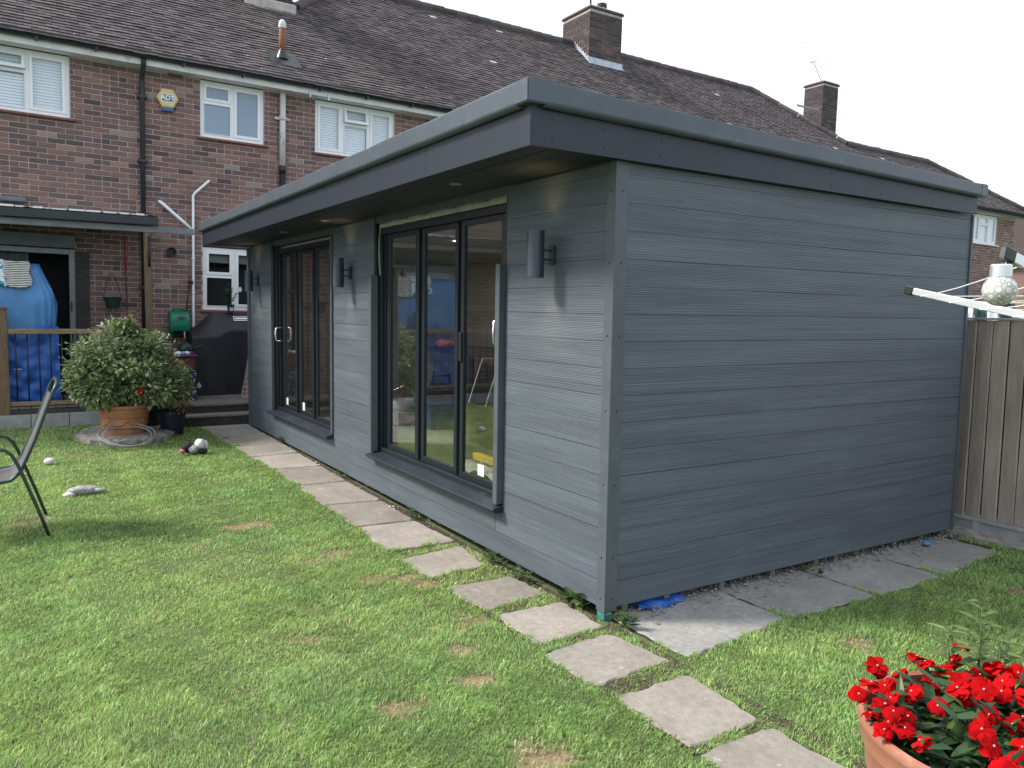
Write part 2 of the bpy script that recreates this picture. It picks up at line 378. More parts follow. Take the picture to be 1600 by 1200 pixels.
def attach(o, parent):
    # mesh coordinates are scene coordinates unless the thing keeps its own local frame
    o.parent = parent
    root = parent
    while root.parent: root = root.parent
    if parent.type == 'EMPTY' and not parent.get('_local'):
        o.matrix_parent_inverse = Matrix.Translation(-Vector(parent.location))
    return o
def thing(name, label, cat, loc=(0, 0, 0), group=None, local=False, rotz=0):
    o = bpy.data.objects.new(name, None); COL.objects.link(o); o.location = loc; o.empty_display_size = .1
    o.rotation_euler = (0, 0, rotz)
    o['label'] = label; o['category'] = cat
    if group: o['group'] = group
    if local: o['_local'] = 1
    return o
def tag(o, label, cat, group=None):
    o['label'] = label; o['category'] = cat
    if group: o['group'] = group
    return o
def struct(o): o['kind'] = 'structure'; return o
def stuff(o): o['kind'] = 'stuff'; return o
def clone(o, parent, loc=None):
    c = o.copy(); COL.objects.link(c); c.parent = parent
    if loc is not None: c.location = loc
    return c
def gz(y): return .006*max(0.0, y)
R = random.uniform

# ------------------------------------------------------------------ ground and paths
PATCH = [(-1.285, 2.938, .19, .12), (-1.046, 1.841, .17, .08), (-.891, 1.955, .16, .08), (-.86, 1.307, .15, .07), (-.71, 1.239, .14, .07), (-.656, 1.059, .13, .07), (-.863, .074, .10, .08),
         (-.99, -.257, .11, .08), (-1.382, -.321, .11, .09), (-1.061, -.96, .12, .12), (-.66, .375, .12, .10), (1.02, -.904, .12, .10), (-1.748, 2.5, .12, .06), (-1.309, 3.765, .12, .07),
         (-1.53, .584, .09, .07), (2.673, -.916, .14, .10), (-2.334, 1.255, .07, .05), (-1.942, .17, .07, .04), (-2.2, 6.75, .55, .16), (-2.75, 3.9, .18, .35), (-1.0, 5.2, .18, .06)]
DEN = np.array([.9, .7, .75, .7, .9, .85, .7, .95, .7, .95, .5, .7, .45, .55, .55, .6, .35, .35, .35, .3, .45])
def dryness(x, y):
    x = np.asarray(x, float); y = np.asarray(y, float); d = np.zeros_like(x)
    wob = .55*np.sin(x*23+1.3*np.sin(y*17))+.45*np.sin(y*31+2*np.sin(x*13))
    for (cx, cy, rx, ry), s in zip(PATCH, DEN):
        q = np.sqrt(((x-cx)/rx)**2+((y-cy)/ry)**2)+.42*wob+.25*np.sin(x*61+y*37)*np.sin(y*53-x*29)
        d = np.maximum(d, s*np.clip((1.25-q)/.8, 0, 1))
    return d
def make_ground():
    xs = np.concatenate([[-160, -60, -25, -12, -8], np.arange(-5, 4.3, .045), [5, 8, 14, 30, 70, 160]])
    ys = np.concatenate([[-60, -20, -8], np.arange(-3.2, 9.6, .06), [10, 12, 20, 40, 90, 220]])
    X, Y = np.meshgrid(xs, ys)
    Z = .006*np.clip(Y, 0, 9)-.012+.006*np.sin(X*3.1+Y*1.7)*np.sin(Y*2.3)
    D = dryness(X, Y)
    n = len(xs); v = np.stack([X, Y, Z], -1).reshape(-1, 3)
    i = np.arange(len(ys)-1)[:, None]*n+np.arange(n-1)[None]
    f = np.stack([i, i+1, i+n+1, i+n], -1).reshape(-1, 4)
    me = bpy.data.meshes.new('ground'); me.from_pydata(v.tolist(), [], f.tolist()); me.update()
    me.attributes.new('dry', 'FLOAT', 'POINT').data.foreach_set('value', D.reshape(-1).astype(np.float32))
    me.materials.append(MATS['lawn_soil']); o = bpy.data.objects.new('ground', me); COL.objects.link(o); struct(o)
make_ground()

SLABS = []          # outlines used to keep the grass off the paving
def rough_outline(q, jit=.006, step=.05):
    out = []
    for k in range(len(q)):
        a = Vector(q[k]).to_2d() if len(q[k]) > 2 else Vector(q[k]); b = Vector(q[(k+1) % len(q)])
        n = max(2, int((b-a).length/step)); nr = Vector((-(b-a).y, (b-a).x)).normalized()
        for i in range(n):
            p = a.lerp(b, i/n); j = R(-jit, jit)
            if i == 0: p = a.lerp(b, .02); j = abs(j)*2
            out.append(p+nr*j)
    return out
def slab(q, mat, parent, top=.006, th=.05, tilt=.0, jit=.006):
    SLABS.append([tuple(p) for p in q])
    o = rough_outline(q, jit); c = sum(o, Vector((0, 0)))/len(o)
    tx, ty = R(-tilt, tilt), R(-tilt, tilt)
    Z = lambda p, e: gz(p.y)+top+(p.x-c.x)*tx+(p.y-c.y)*ty-e
    m = MB(); n = len(o); vs = []
    inner = [p+(c-p).normalized()*.008 for p in o]
    vs = [(p.x, p.y, Z(p, th)) for p in o]+[(p.x, p.y, Z(p, .006)) for p in o]+[(p.x, p.y, Z(p, 0)) for p in inner]
    fs = [(i, (i+1) % n, n+(i+1) % n, n+i) for i in range(n)]+[(n+i, n+(i+1) % n, 2*n+(i+1) % n, 2*n+i) for i in range(n)]+[tuple(range(2*n, 3*n))]
    m.add(vs, fs); return m.build('paving_slab', mat, parent)
def bed(name, x0, x1, y0, y1, mat='soil'):
    m = MB(); n = 12
    m.grid(lambda u, v: (x0+(x1-x0)*u, y0+(y1-y0)*v, gz(y0+(y1-y0)*v)-.004), 2, n)
    return struct(m.build(name, mat))
path = bed('path', -.53, .02, -1.9, 8.3)
LN = [(-.654, .0, 8.30, 8.30), (-.625, .0, 7.15, 7.20), (-.60, .0, 6.55, 6.62), (-.565, -.01, 5.75, 5.79), (-.535, -.02, 4.96, 4.94), (-.535, -.03, 4.10, 4.09), (-.545, -.03, 3.26, 3.19), (-.54, -.05, 2.48, 2.45), (-.58, -.02, 1.77, 1.755)]
for k in range(8):
    a, b = LN[k], LN[k+1]; g = .012
    slab([(b[0], b[2]+g), (b[1], b[3]+g), (a[1], a[3]-g), (a[0], a[2]-g)], 'concrete_grey' if k == 0 else 'concrete_pink', path, .001, tilt=.004)
for q in [[(-.56, 1.13), (-.11, 1.16), (-.035, 1.66), (-.56, 1.57)], [(-.51, .46), (-.05, .53), (-.055, .90), (-.545, .93)], [(-.495, -.09), (-.04, -.05), (-.03, .37), (-.50, .385)],
          [(-.535, -.60), (-.02, -.565), (-.09, -.14), (-.555, -.18)], [(-.52, -1.216), (-.088, -1.205), (-.058, -.715), (-.52, -.731)], [(-.54, -1.80), (-.09, -1.80), (-.10, -1.255), (-.535, -1.262)]]:
    slab(q, 'concrete_pink', path, .002, tilt=.008, jit=.012)
side_path = bed('side_path', .06, 3.52, -.52, .3)
SX = [.06, .955, 1.76, 2.515, 3.46]
for k in range(4):
    slab([(SX[k]+.012, [-.585, -.50, -.53, -.52][k]), (SX[k+1]-.012, [-.50, -.53, -.52, -.41][k]), (SX[k+1]-.012, .16), (SX[k]+.012, .16)], 'concrete_grey', side_path, .004, tilt=.004, jit=.010)

# ------------------------------------------------------------------ garden room
room = thing('garden_cabin', 'flat roofed garden cabin clad in dark grey boards with two sets of sliding doors', 'cabin', (0, 0, 0))
W, LEN = 3.53, 8.14
D1 = (1.14, 3.47); D2 = (4.60, 6.93); DZ0 = .369; DZ1 = 2.515
def wall_front():
    m = MB()                                              # sheathing behind the boards, with the two openings
    m.box(.03, .13, .02, D1[0], .075, 2.60).box(.03, .13, D1[1], D2[0], .075, 2.60).box(.03, .13, D2[1], LEN, .075, 2.60)
    m.box(.03, .13, D1[0], D1[1], .075, DZ0).box(.03, .13, D2[0], D2[1], .075, DZ0).box(.03, .13, D1[0], D1[1], DZ1, 2.60).box(.03, .13, D2[0], D2[1], DZ1, 2.60)
    w = m.build('front_wall', 'trim', room)
    L = [2.566]+[2.504-.1525*k for k in range(17)]
    def brd(y0, y1, z0, z1, dx=0):
        b = MB(); g = .0015; e = .0025
        vs = []
        for y in (y0+g, y1-g):
            vs += [(.03, y, z0), (.011+dx, y, z0), (.0098+dx, y, z0+e), (.0103+dx, y, z1-.0014), (.03, y, z1-.0006)]
        b.add(vs, [(0, 1, 2, 3, 4), (9, 8, 7, 6, 5)]+[(i, 5+i, 5+(i+1) % 5, (i+1) % 5) for i in range(5)])
        b.build('cladding_board', 'clad_y', w)
    for k in range(17):
        z1, z0 = L[k], L[k+1]
        if z0 > DZ0-.02:
            for a, b in ((.075, D1[0]), (D1[1], D2[0]), (D2[1], LEN)): brd(a, b, z0, z1, R(-.001, .001))
        else:
            cuts = {15: [.075, 1.24, 4.35, 8.14], 16: [.075, 3.1, 6.4, 8.14]}.get(k, [.075, 1.24, 4.9, 8.14])
            for a, b in zip(cuts, cuts[1:]): brd(a, b, z0, z1, R(-.001, .001))
def wall_side():
    m = MB(); m.box(.13, W-.13, .03, .13, .075, 2.60)
    w = m.build('side_wall', 'trim', room)
    L = [2.566]+[2.504-.1525*k for k in range(17)]
    for k in range(17):
        z1, z0 = L[k], L[k+1]; b = MB(); e = .0025; vs = []
        for x in (.085, W-.004):
            d = -.0245*(x/W) if k == 0 else 0
            vs += [(x, .03, z0), (x, .011, z0), (x, .0098, z0+e), (x, .0103, z1-.0014+d), (x, .03, z1-.0006+d)]
        b.add(vs, [(4, 3, 2, 1, 0), (5, 6, 7, 8, 9)]+[((i+1) % 5, 5+(i+1) % 5, 5+i, i) for i in range(5)])
        b.build('cladding_board', 'clad_x', w)
wall_front(); wall_side()
def room_rest():
    MB().box(W-.13, W, .03, LEN, .075, 2.60).build('back_wall', 'trim', room)
    MB().box(.13, W-.13, LEN-.1, LEN, .075, 2.60).build('end_wall', 'trim', room)
    MB().box(.05, W-.02, .05, LEN-.02, .085, .33).build('floor', 'interior_floor', room)
    MB().box(.135, W-.135, .135, LEN-.105, 2.475, 2.58).build('ceiling', 'interior_wall', room)
    MB().box(W-.16, W-.135, .14, LEN-.11, .335, 2.47).build('wall_lining', 'interior_wall', room)
    MB().box(.14, W-.165, .135, .15, .335, 2.47).build('wall_lining', 'interior_wall', room)
    MB().box(.14, W-.165, LEN-.13, LEN-.105, .335, 2.47).build('wall_lining', 'interior_wall', room)
    # corner trim: L section
    m = MB(); m.prism([(0, 0), (.088, 0), (.088, .012), (.012, .012), (.012, .078), (0, .078)], .045, 2.568)
    ct = m.build('corner_trim', 'trim', room, bevel=.0015)
    sc = MB().lathe([(0, .002), (.0045, .002), (.005, 0)], n=10)
    base = None
    for z in (2.41, 2.02, 1.62, 1.2, .78, .36, .12):
        for which in (0, 1):
            if base is None:
                base = sc.build('screw', 'black', ct); o = base
            else:
                o = base.copy(); COL.objects.link(o); o.parent = ct
            o.location = (-.001, .04, z) if which == 0 else (.05, -.001, z)
            o.rotation_euler = (0, -math.pi/2, 0) if which == 0 else (math.pi/2, 0, 0)
    MB().box(W-.002, W+.02, -.002, .06, .06, 2.543).build('corner_trim', 'trim', room)
    MB().prism([(-.012, LEN-.09), (.03, LEN-.09), (.03, LEN+.012), (-.012, LEN+.012)], .06, 2.566).build('corner_trim', 'trim', room)
    MB().box(.004, .06, .006, .07, -.03, .055).build('post_foot', 'green_post', room)
    b = None
    for x in (.19, .52, .99, 1.47, 1.92, 2.14, 2.37, 2.84, 3.19, 3.48):
        MB().box(x-.022, x+.022, .045, .10, -.03, .09).build('foundation_post', 'treated_post', room)
    for y in (1.0, 2.4, 3.8, 5.2, 6.6, 8.0):
        MB().box(.06, .11, y-.03, y+.03, -.03+gz(y), .09).build('foundation_post', 'treated_post', room)
    for y in np.arange(.4, 8.1, .6):
        MB().box(.05, W-.05, y-.025, y+.025, .03, .085).build('floor_joist', 'treated_post', room)
room_rest()
def door(y0, y1, panes, name, handle_y, stickers, trims, liner):
    m = MB()                                               # outer frame
    yf0, yf1 = y0+.03, y1-.03
    x0, x1 = .045, .128
    m.box(x0, x1, yf0, yf0+.055, .43, 2.47).box(x0, x1, yf1-.055, yf1, .43, 2.47).box(x0, x1, yf0+.055, yf1-.055, 2.415, 2.47).box(x0, x1, yf0+.055, yf1-.055, .43, .468)
    fr = m.build('sliding_door', 'door_frame', room, bevel=.003)
    # stepped jambs
    for (a, b, c) in ((yf0+.055, yf0+.085, .075), (yf1-.085, yf1-.055, .075)):
        MB().box(c, .127, a, b, .468, 2.415).build('jamb', 'door_frame', fr, bevel=.003)
    for i, (a, b) in enumerate(panes):
        sx = .082 if i % 2 == 0 else .094
        sash = MB(); w = .05 if i < 2 else .065
        za, zb = .470, 2.413
        sash.box(sx, sx+.03, a-w, a, za, zb).box(sx, sx+.03, b, b+w, za, zb).box(sx, sx+.03, a, b, za, .515).box(sx, sx+.03, a, b, 2.372, zb)
        so = sash.build('sash', 'door_frame', fr, bevel=.002)
        MB().box(sx+.012, sx+.018, a-.004, b+.004, .511, 2.376).build('pane', 'room_glass', fr)
    for hy, hz in handle_y:
        h = MB(); x = .005
        h.tube([(.085, hy, hz+.085), (x+.02, hy, hz+.085), (x, hy, hz+.07), (x-.006, hy, hz), (x, hy, hz-.07), (x+.02, hy, hz-.085), (.085, hy, hz-.085)], .011, 10)
        h.build('handle', 'handle_metal', fr, smooth=True)
    for (yc, z, w, h2, i) in stickers:
        sx = (.082 if i % 2 == 0 else .094)+.0105
        MB().box(sx, sx+.0006, yc-w/2, yc+w/2, z-h2/2, z+h2/2).build('sticker', 'sticker', fr)
    s = MB(); s.prism([(-.075, .385), (-.075, .395), (-.070, .402), (.05, .428), (.05, .37), (-.055, .368), (-.06, .385)], y0-.005, y1+.012, 'y')
    s.build('sill', 'sill', fr, bevel=.0015)
    for (a, b, z0, z1, xo) in trims: MB().box(-xo, .03, a, b, z0, z1).build('side_trim', 'trim', fr, bevel=.002)
    for (a, b, z0, z1) in liner:
        mm = MB(); mm.grid(lambda u, v: (.040-.012*math.sin(v*3.14)+.004*math.sin(u*57), a+(b-a)*u, z0+(z1-z0)*v+(.006*math.sin(u*31)+.004*math.sin(u*83))*(1 if v > .5 else 0)), 60, 4)
        mm.build('foam_seal', 'foam', fr)
    # dark reveal lining
    MB().box(.02, .045, y0, y0+.03, .43, DZ1).build('reveal', 'door_frame', fr)
    MB().box(.02, .045, y1-.03, y1, .43, DZ1).build('reveal', 'door_frame', fr)
    return fr
d1 = door(*D1, [(1.33, 1.87), (2.04, 2.58), (2.73, 3.27)][0:3], 'a', [(1.285, 1.60)], [(1.60, .572, .095, .085, 0)],
          [(1.15, 1.205, .428, 2.06, .038), (3.43, 3.488, .428, 2.05, .038)], [(1.17, 3.39, 2.472, 2.52), (3.385, 3.41, 2.05, 2.50)])
d2 = door(*D2, [(4.93, 5.34), (5.55, 5.98), (6.18, 6.62)], 'b', [(6.75, 1.40)], [(6.57, .56, .08, .09, 2), (5.93, .56, .085, .1, 1)],
          [(4.585, 4.625, .43, 2.5, .012), (6.905, 6.945, .43, 2.5, .012)], [])
def lock():
    MB().box(.066, .083, 1.885, 1.925, 1.36, 1.58).build('lock_plate', 'black', d1, bevel=.003)
    MB().box(.035, .05, 1.86, 1.93, 2.475, 2.505).build('vent_block', 'black', d1)
lock()
def roof():
    O, SD, L2, W2 = .584, .0395, 8.22, 3.512
    rf = MB(); e = .046
    top = lambda x: 2.862-.029*(x+O+e)
    rf.add([(-O-.02, -SD-.02, top(-O)), (W2+.02, -SD-.02, top(W2)), (W2+.02, L2, top(W2)), (-O-.02, L2, top(-O))], [(0, 1, 2, 3)])
    rf.box(-O+.03, W2-.03, -SD+.03, L2-.03, 2.585, 2.70)
    r = rf.build('roof', 'roof_skin', room)
    for a, b in ((-SD+.0, 1.15), (1.153, 7.01), (7.013, L2)):
        MB().box(-O, -O+.02, a, b, 2.57, 2.80).build('fascia_board', 'fascia', r, bevel=.0015)
    MB().prism([(-O-.004, -SD-.004), (-O+.06, -SD-.004), (-O+.06, -SD+.001), (-O+.001, -SD+.001), (-O+.001, -SD+.055), (-O-.004, -SD+.055)], 2.569, 2.80).build('fascia_corner', 'fascia', r)
    m = MB(); vs = []
    for x in (-O+.021, W2):
        zb = 2.57-.0074*max(0, x); zt = 2.80-.0300*(x+O)
        vs += [(x, -SD, zb), (x, -SD+.02, zb), (x, -SD+.02, zt), (x, -SD, zt)]
    m.add(vs, [(0, 1, 2, 3), (7, 6, 5, 4), (0, 4, 5, 1), (1, 5, 6, 2), (2, 6, 7, 3), (3, 7, 4, 0)]); m.build('fascia_board', 'fascia', r, bevel=.0015)
    # bullnosed edge trim
    prof = [(-.01, .008), (.016, .0), (.031, .004), (.041, .012), (.0455, .022), (.046, .027), (.046, .032), (.046, .108), (.046, .114), (.044, .1185), (.040, .120), (.034, .1203), (.0, .119), (-.03, .118), (-.10, .095)]
    def edge(P0, P1, out, h0, h1, z0, z1, name, n=24, mat='roof_edge', grow=0):
        mm = MB(); k = len(prof); vs = []
        for i in range(n+1):
            t = i/n; p = Vector(P0).lerp(Vector(P1), t); hs = (h0+(h1-h0)*t)/.12; zz = z0+(z1-z0)*t
            wv = .0018*math.sin(t*37+1)+.0012*math.sin(t*91)
            for a, h in prof: vs.append((p.x+out[0]*(a+grow+wv), p.y+out[1]*(a+grow+wv), zz+h*hs+(wv if h > .05 else 0)))
        fs = [(i*k+j, (i+1)*k+j, (i+1)*k+j+1, i*k+j+1) for i in range(n) for j in range(k-1)]
        if out[0] < 0: fs = [f[::-1] for f in fs]
        fs += [tuple(range(k)), tuple(range(n*k, n*k+k))]
        mm.add(vs, fs); return mm.build(name, mat, r, smooth=True, auto=32)
    edge((-O, .02, 0), (-O, L2+.046, 0), (-1, 0), .127, .125, 2.755, 2.752, 'edge_trim')
    edge((-O+.06, -SD, 0), (W2-.02, -SD, 0), (0, -1), .127, .098, 2.755, 2.667, 'edge_trim')
    # corner caps
    for (c, zt, h, sgn) in (((-O, -SD), 2.886, .118, -1), ((W2, -SD), 2.767, .092, 1)):
        q = MB(); a, b = (c[0]-.049, c[0]+.075) if sgn < 0 else (c[0]-.045, c[0]+.046)
        y1 = c[1]+.075
        q.prism([(a, c[1]-.049), (b, c[1]-.049), (b, c[1]+.02), (c[0]+.02 if sgn < 0 else b, c[1]+.02), (c[0]+.02 if sgn < 0 else b, y1), (a, y1)], zt-h, zt)
        q.build('corner_cap', 'roof_edge', r, bevel=.006, seg=2)
    scb = None
    for x in (-.45, -.12, .28, .72, 1.2, 1.75, 2.3, 2.9, 3.35):
        for dz in (.045, .135):
            zz = 2.57-.0074*max(0, x)+dz*(1-.09*x)
            if scb is None: scb = MB().lathe([(0, .002), (.0045, .002), (.005, 0)], n=10).build('screw', 'black', r); o = scb
            else: o = scb.copy(); COL.objects.link(o); o.parent = r
            o.location = (x, -SD-.0005, zz); o.rotation_euler = (math.pi/2, 0, 0)
    sw = [(-O+.012+i*.143, -O+.012+(i+1)*.143-.004) for i in range(4)]
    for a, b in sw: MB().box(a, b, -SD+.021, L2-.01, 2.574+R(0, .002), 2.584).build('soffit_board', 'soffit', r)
roof()
def downlights():
    base = None
    for i, (x, y) in enumerate([(-.30, 1.29), (-.27, 4.01), (-.25, 5.46)]):
        lab = ['small round downlight in the soffit beside the near sliding doors', 'small round downlight in the soffit above the middle wall lamp', 'small round downlight in the soffit above the far sliding doors'][i]
        t = thing('downlight', lab, 'downlight', (x, y, 2.573), 'soffit downlights', local=True)
        if base is None:
            a = MB().lathe([(.028, -.001), (.030, -.006), (.043, -.005), (.045, 0.0)], n=24).build('bezel', 'grey_alu', t, smooth=True)
            b = MB().lathe([(0, -.002), (.028, -.002)], n=24).build('lens', 'grey_alu', t); base = (a, b)
        else:
            for o in base: clone(o, t)
downlights()
def wall_lamps():
    base = None
    for i, (y, lab) in enumerate([(.60, 'dark grey up and down wall lamp between the near corner and the near doors'), (4.07, 'dark grey up and down wall lamp between the two sets of doors'), (7.60, 'dark grey up and down wall lamp at the far end beyond the far doors')]):
        t = thing('wall_lamp', lab, 'wall lamp', (.008, y, 2.09), 'wall lamps on the grey cabin', local=True)
        if base is None:
            parts = []
            c = MB().lathe([(.040, .120), (.046, .140), (.052, .140), (.052, -.140), (.046, -.140), (.040, -.120)], (-.125, 0, 0), 40).build('lamp_body', 'lamp_metal', t, smooth=True, auto=40)
            g = MB().lathe([(0, .119), (.041, .119)], (-.125, 0, 0), 24).build('lens', 'lamp_glow', t)
            g2 = MB().lathe([(0, -.119), (.041, -.119)], (-.125, 0, 0), 24).build('lens', 'lamp_glow', t)
            br = MB().box(-.078, -.012, -.013, .013, .022, .034).build('arm', 'lamp_metal', t, bevel=.002)
            br2 = MB().box(-.078, -.012, -.013, .013, -.034, -.022).build('arm', 'lamp_metal', t, bevel=.002)
            pl = MB().box(-.014, .0, -.03, .03, -.055, .055).build('wall_plate', 'black', t, bevel=.004)
            base = [c, g, g2, br, br2, pl]
        else:
            for o in base: clone(o, t)
        for sg in (1, -1):
            L = bpy.data.lights.new('lamp_beam', 'SPOT'); L.energy = 2.0 if sg > 0 else 3.2; L.color = (1, .70, .36); L.spot_size = math.radians(100); L.spot_blend = 1.0; L.shadow_soft_size = .03
            lo = bpy.data.objects.new('lamp_beam', L); COL.objects.link(lo); lo.parent = t; lo.location = (-.125, 0, sg*.125)
            lo.rotation_euler = (0, 0, 0) if sg < 0 else (math.pi, 0, 0)
wall_lamps()

# ------------------------------------------------------------------ brick terrace behind
YF = 10.35
house = thing('brick_terrace', 'long red brown brick terrace with tiled roof and white windows', 'house', (0, YF, 0), local=True)
house.rotation_euler = (0, .015, 0)
class HB(MB):                                            # scene-coordinate builder for the house's own (slightly out of level) frame
    def build(s, name, mat, parent=None, **k):
        if parent is house: s.v = [(x, y-YF, z) for x, y, z in s.v]
        else: s.v = [(x, y-YF, z) for x, y, z in s.v]
        return MB.build(s, name, mat, parent, **k)
def local_child(o): o.matrix_parent_inverse = Matrix.Identity(4); return o
OPEN = [(-3.75, -2.08, 4.46, 5.40), (-.25, .76, 4.46, 5.40), (1.63, 3.11, 4.46, 5.40), (-.22, 1.25, 1.685, 2.72), (-4.45, -2.05, .25, 2.74)]
PC, PL = .0795, .2385
def brick_wall(x0, x1, z0, z1, opens, plane, bond=0):
    out = []
    nz = int((z1-z0)/PC)
    for j in range(nz):
        za = z0+j*PC; off = (PL/2 if j % 2 else 0)+bond
        i0 = int((x0-off)/PL)-1
        x = i0*PL+off
        while x < x1:
            half = (hash((j, round(x/PL))) % 9 == 0)
            segs = [(x, x+PL/2), (x+PL/2, x+PL)] if half else [(x, x+PL)]
            for a, b in segs:
                a2, b2 = max(a, x0), min(b, x1)
                pieces = [(a2, b2)]
                for (ox0, ox1, oz0, oz1) in opens:
                    if za+PC*.5 > oz0 and za+PC*.5 < oz1:
                        np_ = []
                        for p, q in pieces:
                            if q <= ox0 or p >= ox1: np_.append((p, q))
                            else:
                                if p < ox0: np_.append((p, ox0))
                                if q > ox1: np_.append((ox1, q))
                        pieces = np_
                for p, q in pieces:
                    if q-p > .03: out.append((p+.0055, q-.0055, za+.0055, za+PC-.0055))
            x += PL
    return out
def brick_mesh(m, x0, x1, z0, z1, y=YF):
    d = R(-.0022, .0022); c = .004; t = min(.99, max(.01, random.gauss(.46, .20)))
    if random.random() < .03: t = .99
    vs = [(x0, y+.02, z0), (x1, y+.02, z0), (x1, y+.02, z1), (x0, y+.02, z1), (x0+c, y+d, z0+c), (x1-c, y+d, z0+c), (x1-c, y+d, z1-c), (x0+c, y+d, z1-c), (x0, y+d+c, z0), (x1, y+d+c, z0), (x1, y+d+c, z1), (x0, y+d+c, z1)]
    fs = [(4, 5, 6, 7), (8, 9, 5, 4), (9, 10, 6, 5), (10, 11, 7, 6), (11, 8, 4, 7), (0, 1, 9, 8), (1, 2, 10, 9), (2, 3, 11, 10), (3, 0, 8, 11)]
    m.add(vs, fs, t)
def facade():
    m = HB()
    # mortar core with openings, as strips between the window edges
    X0, X1, Z0, Z1 = -6.5, 25.03, -.2, 5.40
    xs = sorted({X0, X1, *[v for o in OPEN for v in o[:2]], 22.5, 24.0}); ops = OPEN+[(22.5, 24.0, 4.46, 5.40)]
    for a, b in zip(xs, xs[1:]):
        mid = (a+b)/2; blocks = sorted((o[2], o[3]) for o in ops if o[0] < mid < o[1]); z = Z0
        for p, q in blocks:
            m.box(a, b, YF+.007, YF+.12, z, p); z = q
        if z < Z1: m.box(a, b, YF+.007, YF+.12, z, Z1)
    w = m.build('wall', 'mortar', house)
    br = brick_wall(-6.3, 4.6, .25, 5.38, OPEN, YF)
    def vis(b):
        x, z = (b[0]+b[1])/2, (b[2]+b[3])/2
        hid = (x < -2.95) or (x > -.25 and z < 3.3 and x > .2) or (z < 1.6 and x < -1.2) or (x > 1.0 and z < 3.7+(x-1)*.35) or (-2.95 < x < -1.1 and 2.65 < z < 3.12)
        return (1 if hid else 0, (x+2.77)**2+(z-1.75)**2*.3)
    br.sort(key=vis)
    for b in br[:300]:
        k = HB(); brick_mesh(k, *b); k.build('brick', 'brick', w)
    k = HB()
    for b in br[300:]: brick_mesh(k, *b)
    for b in brick_wall(20.5, 25.03, 2.2, 5.38, [(22.5, 24.0, 4.46, 5.40)], YF): brick_mesh(k, *b)
    stuff(k.build('brickwork', 'brick', w))
    # party and end walls
    HB().box(24.9, 25.03, YF+.13, YF+6, -.2, 5.4).build('end_wall', 'mortar', house)
    HB().box(-6.4, 25, YF+1.2, YF+1.25, -.2, 5.3).build('inner_wall', 'dark_room', house)
    HB().box(-6.4, 25, YF+.13, YF+1.19, 2.75, 2.9).build('upper_floor', 'dark_room', house)
    HB().box(-6.4, 25, YF+.13, YF+1.19, .1, .25).build('ground_floor', 'dark_room', house)
    return w
wall = facade()
def window(x0, x1, z0, z1, lights, sill='red_sill', blind=True, glass_m='house_glass', sill_part=True):
    """lights: list of (xa, xb, transom_z or None, openable)"""
    yo = YF+.045; f = HB(); t = .055
    f.box(x0, x0+t, yo, yo+.06, z0, z1); f.box(x1-t, x1, yo, yo+.06, z0, z1); f.box(x0+t, x1-t, yo, yo+.06, z0, z0+t); f.box(x0+t, x1-t, yo, yo+.06, z1-t, z1)
    for (xa, xb, tr, op) in lights[:-1]: f.box(xb-.025, xb+.025, yo+.002, yo+.058, z0+t, z1-t)
    w = f.build('window', 'upvc', house, bevel=.003)
    for k, (xa, xb, tr, op) in enumerate(lights):
        a = xa+(t if k == 0 else .025); b = xb-(t if k == len(lights)-1 else .025)
        cells = [(z0+t, z1-t)] if tr is None else [(z0+t, tr-.02), (tr+.02, z1-t)]
        if tr is not None: HB().box(a, b, yo+.003, yo+.057, tr-.02, tr+.02).build('transom', 'upvc', w)
        for ci, (za, zb) in enumerate(cells):
            sw = .045 if (tr is None or ci == 1) else .012
            s = HB(); y0 = yo-.012; y1 = yo+.03
            s.box(a, a+sw, y0, y1, za, zb).box(b-sw, b, y0, y1, za, zb).box(a+sw, b-sw, y0, y1, za, za+sw).box(a+sw, b-sw, y0, y1, zb-sw, zb)
            tilt = op and ci == 1
            if tilt:                                     # top-hung vent standing ajar
                s.v = [(x, y-(zb-z)*.28-.004, z) for x, y, z in s.v]
            s.build('casement', 'upvc', w, bevel=.002)
            g = HB(); yy = yo+.012; dz = .28 if tilt else 0
            g.add([(a+sw-.003, yy-(zb-za-sw)*dz, za+sw-.003), (b-sw+.003, yy-(zb-za-sw)*dz, za+sw-.003), (b-sw+.003, yy-sw*dz, zb-sw+.003), (a+sw-.003, yy-sw*dz, zb-sw+.003)], [(0, 1, 2, 3)])
            g.build('pane', glass_m, w)
            if blind and glass_m != 'frosted':
                bl = HB(); n = int((zb-za)/.043)
                for i in range(n):
                    z = za+.02+i*.043
                    bl.add([(a+.01, yo+.055, z), (b-.01, yo+.055, z), (b-.01, yo+.068, z+.042), (a+.01, yo+.068, z+.042)], [(0, 1, 2, 3)])
                if n: stuff(bl.build('blind', 'blind', w))
    if sill_part:
        q = HB(); q.prism([(YF-.055, z0-.045), (YF-.055, z0-.02), (YF+.05, z0), (YF+.05, z0-.045)], x0-.05, x1+.07, 'x'); q.build('sill', sill, w)
    HB().box(x0+.02, x1-.02, yo+.40, yo+.42, z0-.1, z1-.02).build('room_shade', 'dark_room', w)
    return w
window(-3.75, -2.08, 4.46, 5.355, [(-3.75, -3.18, None, 0), (-3.18, -2.62, 5.05, 1), (-2.62, -2.08, None, 0)])
window(-.25, .76, 4.46, 5.355, [(-.25, .255, 5.02, 0), (.255, .76, None, 0)], glass_m='frosted', blind=False)
window(1.63, 3.11, 4.46, 5.355, [(1.63, 2.13, None, 0), (2.13, 2.62, 5.02, 1), (2.62, 3.11, None, 0)])
window(22.5, 24.0, 4.46, 5.355, [(22.5, 23.0, None, 0), (23.0, 23.5, 5.05, 0), (23.5, 24.0, None, 0)], sill='upvc')
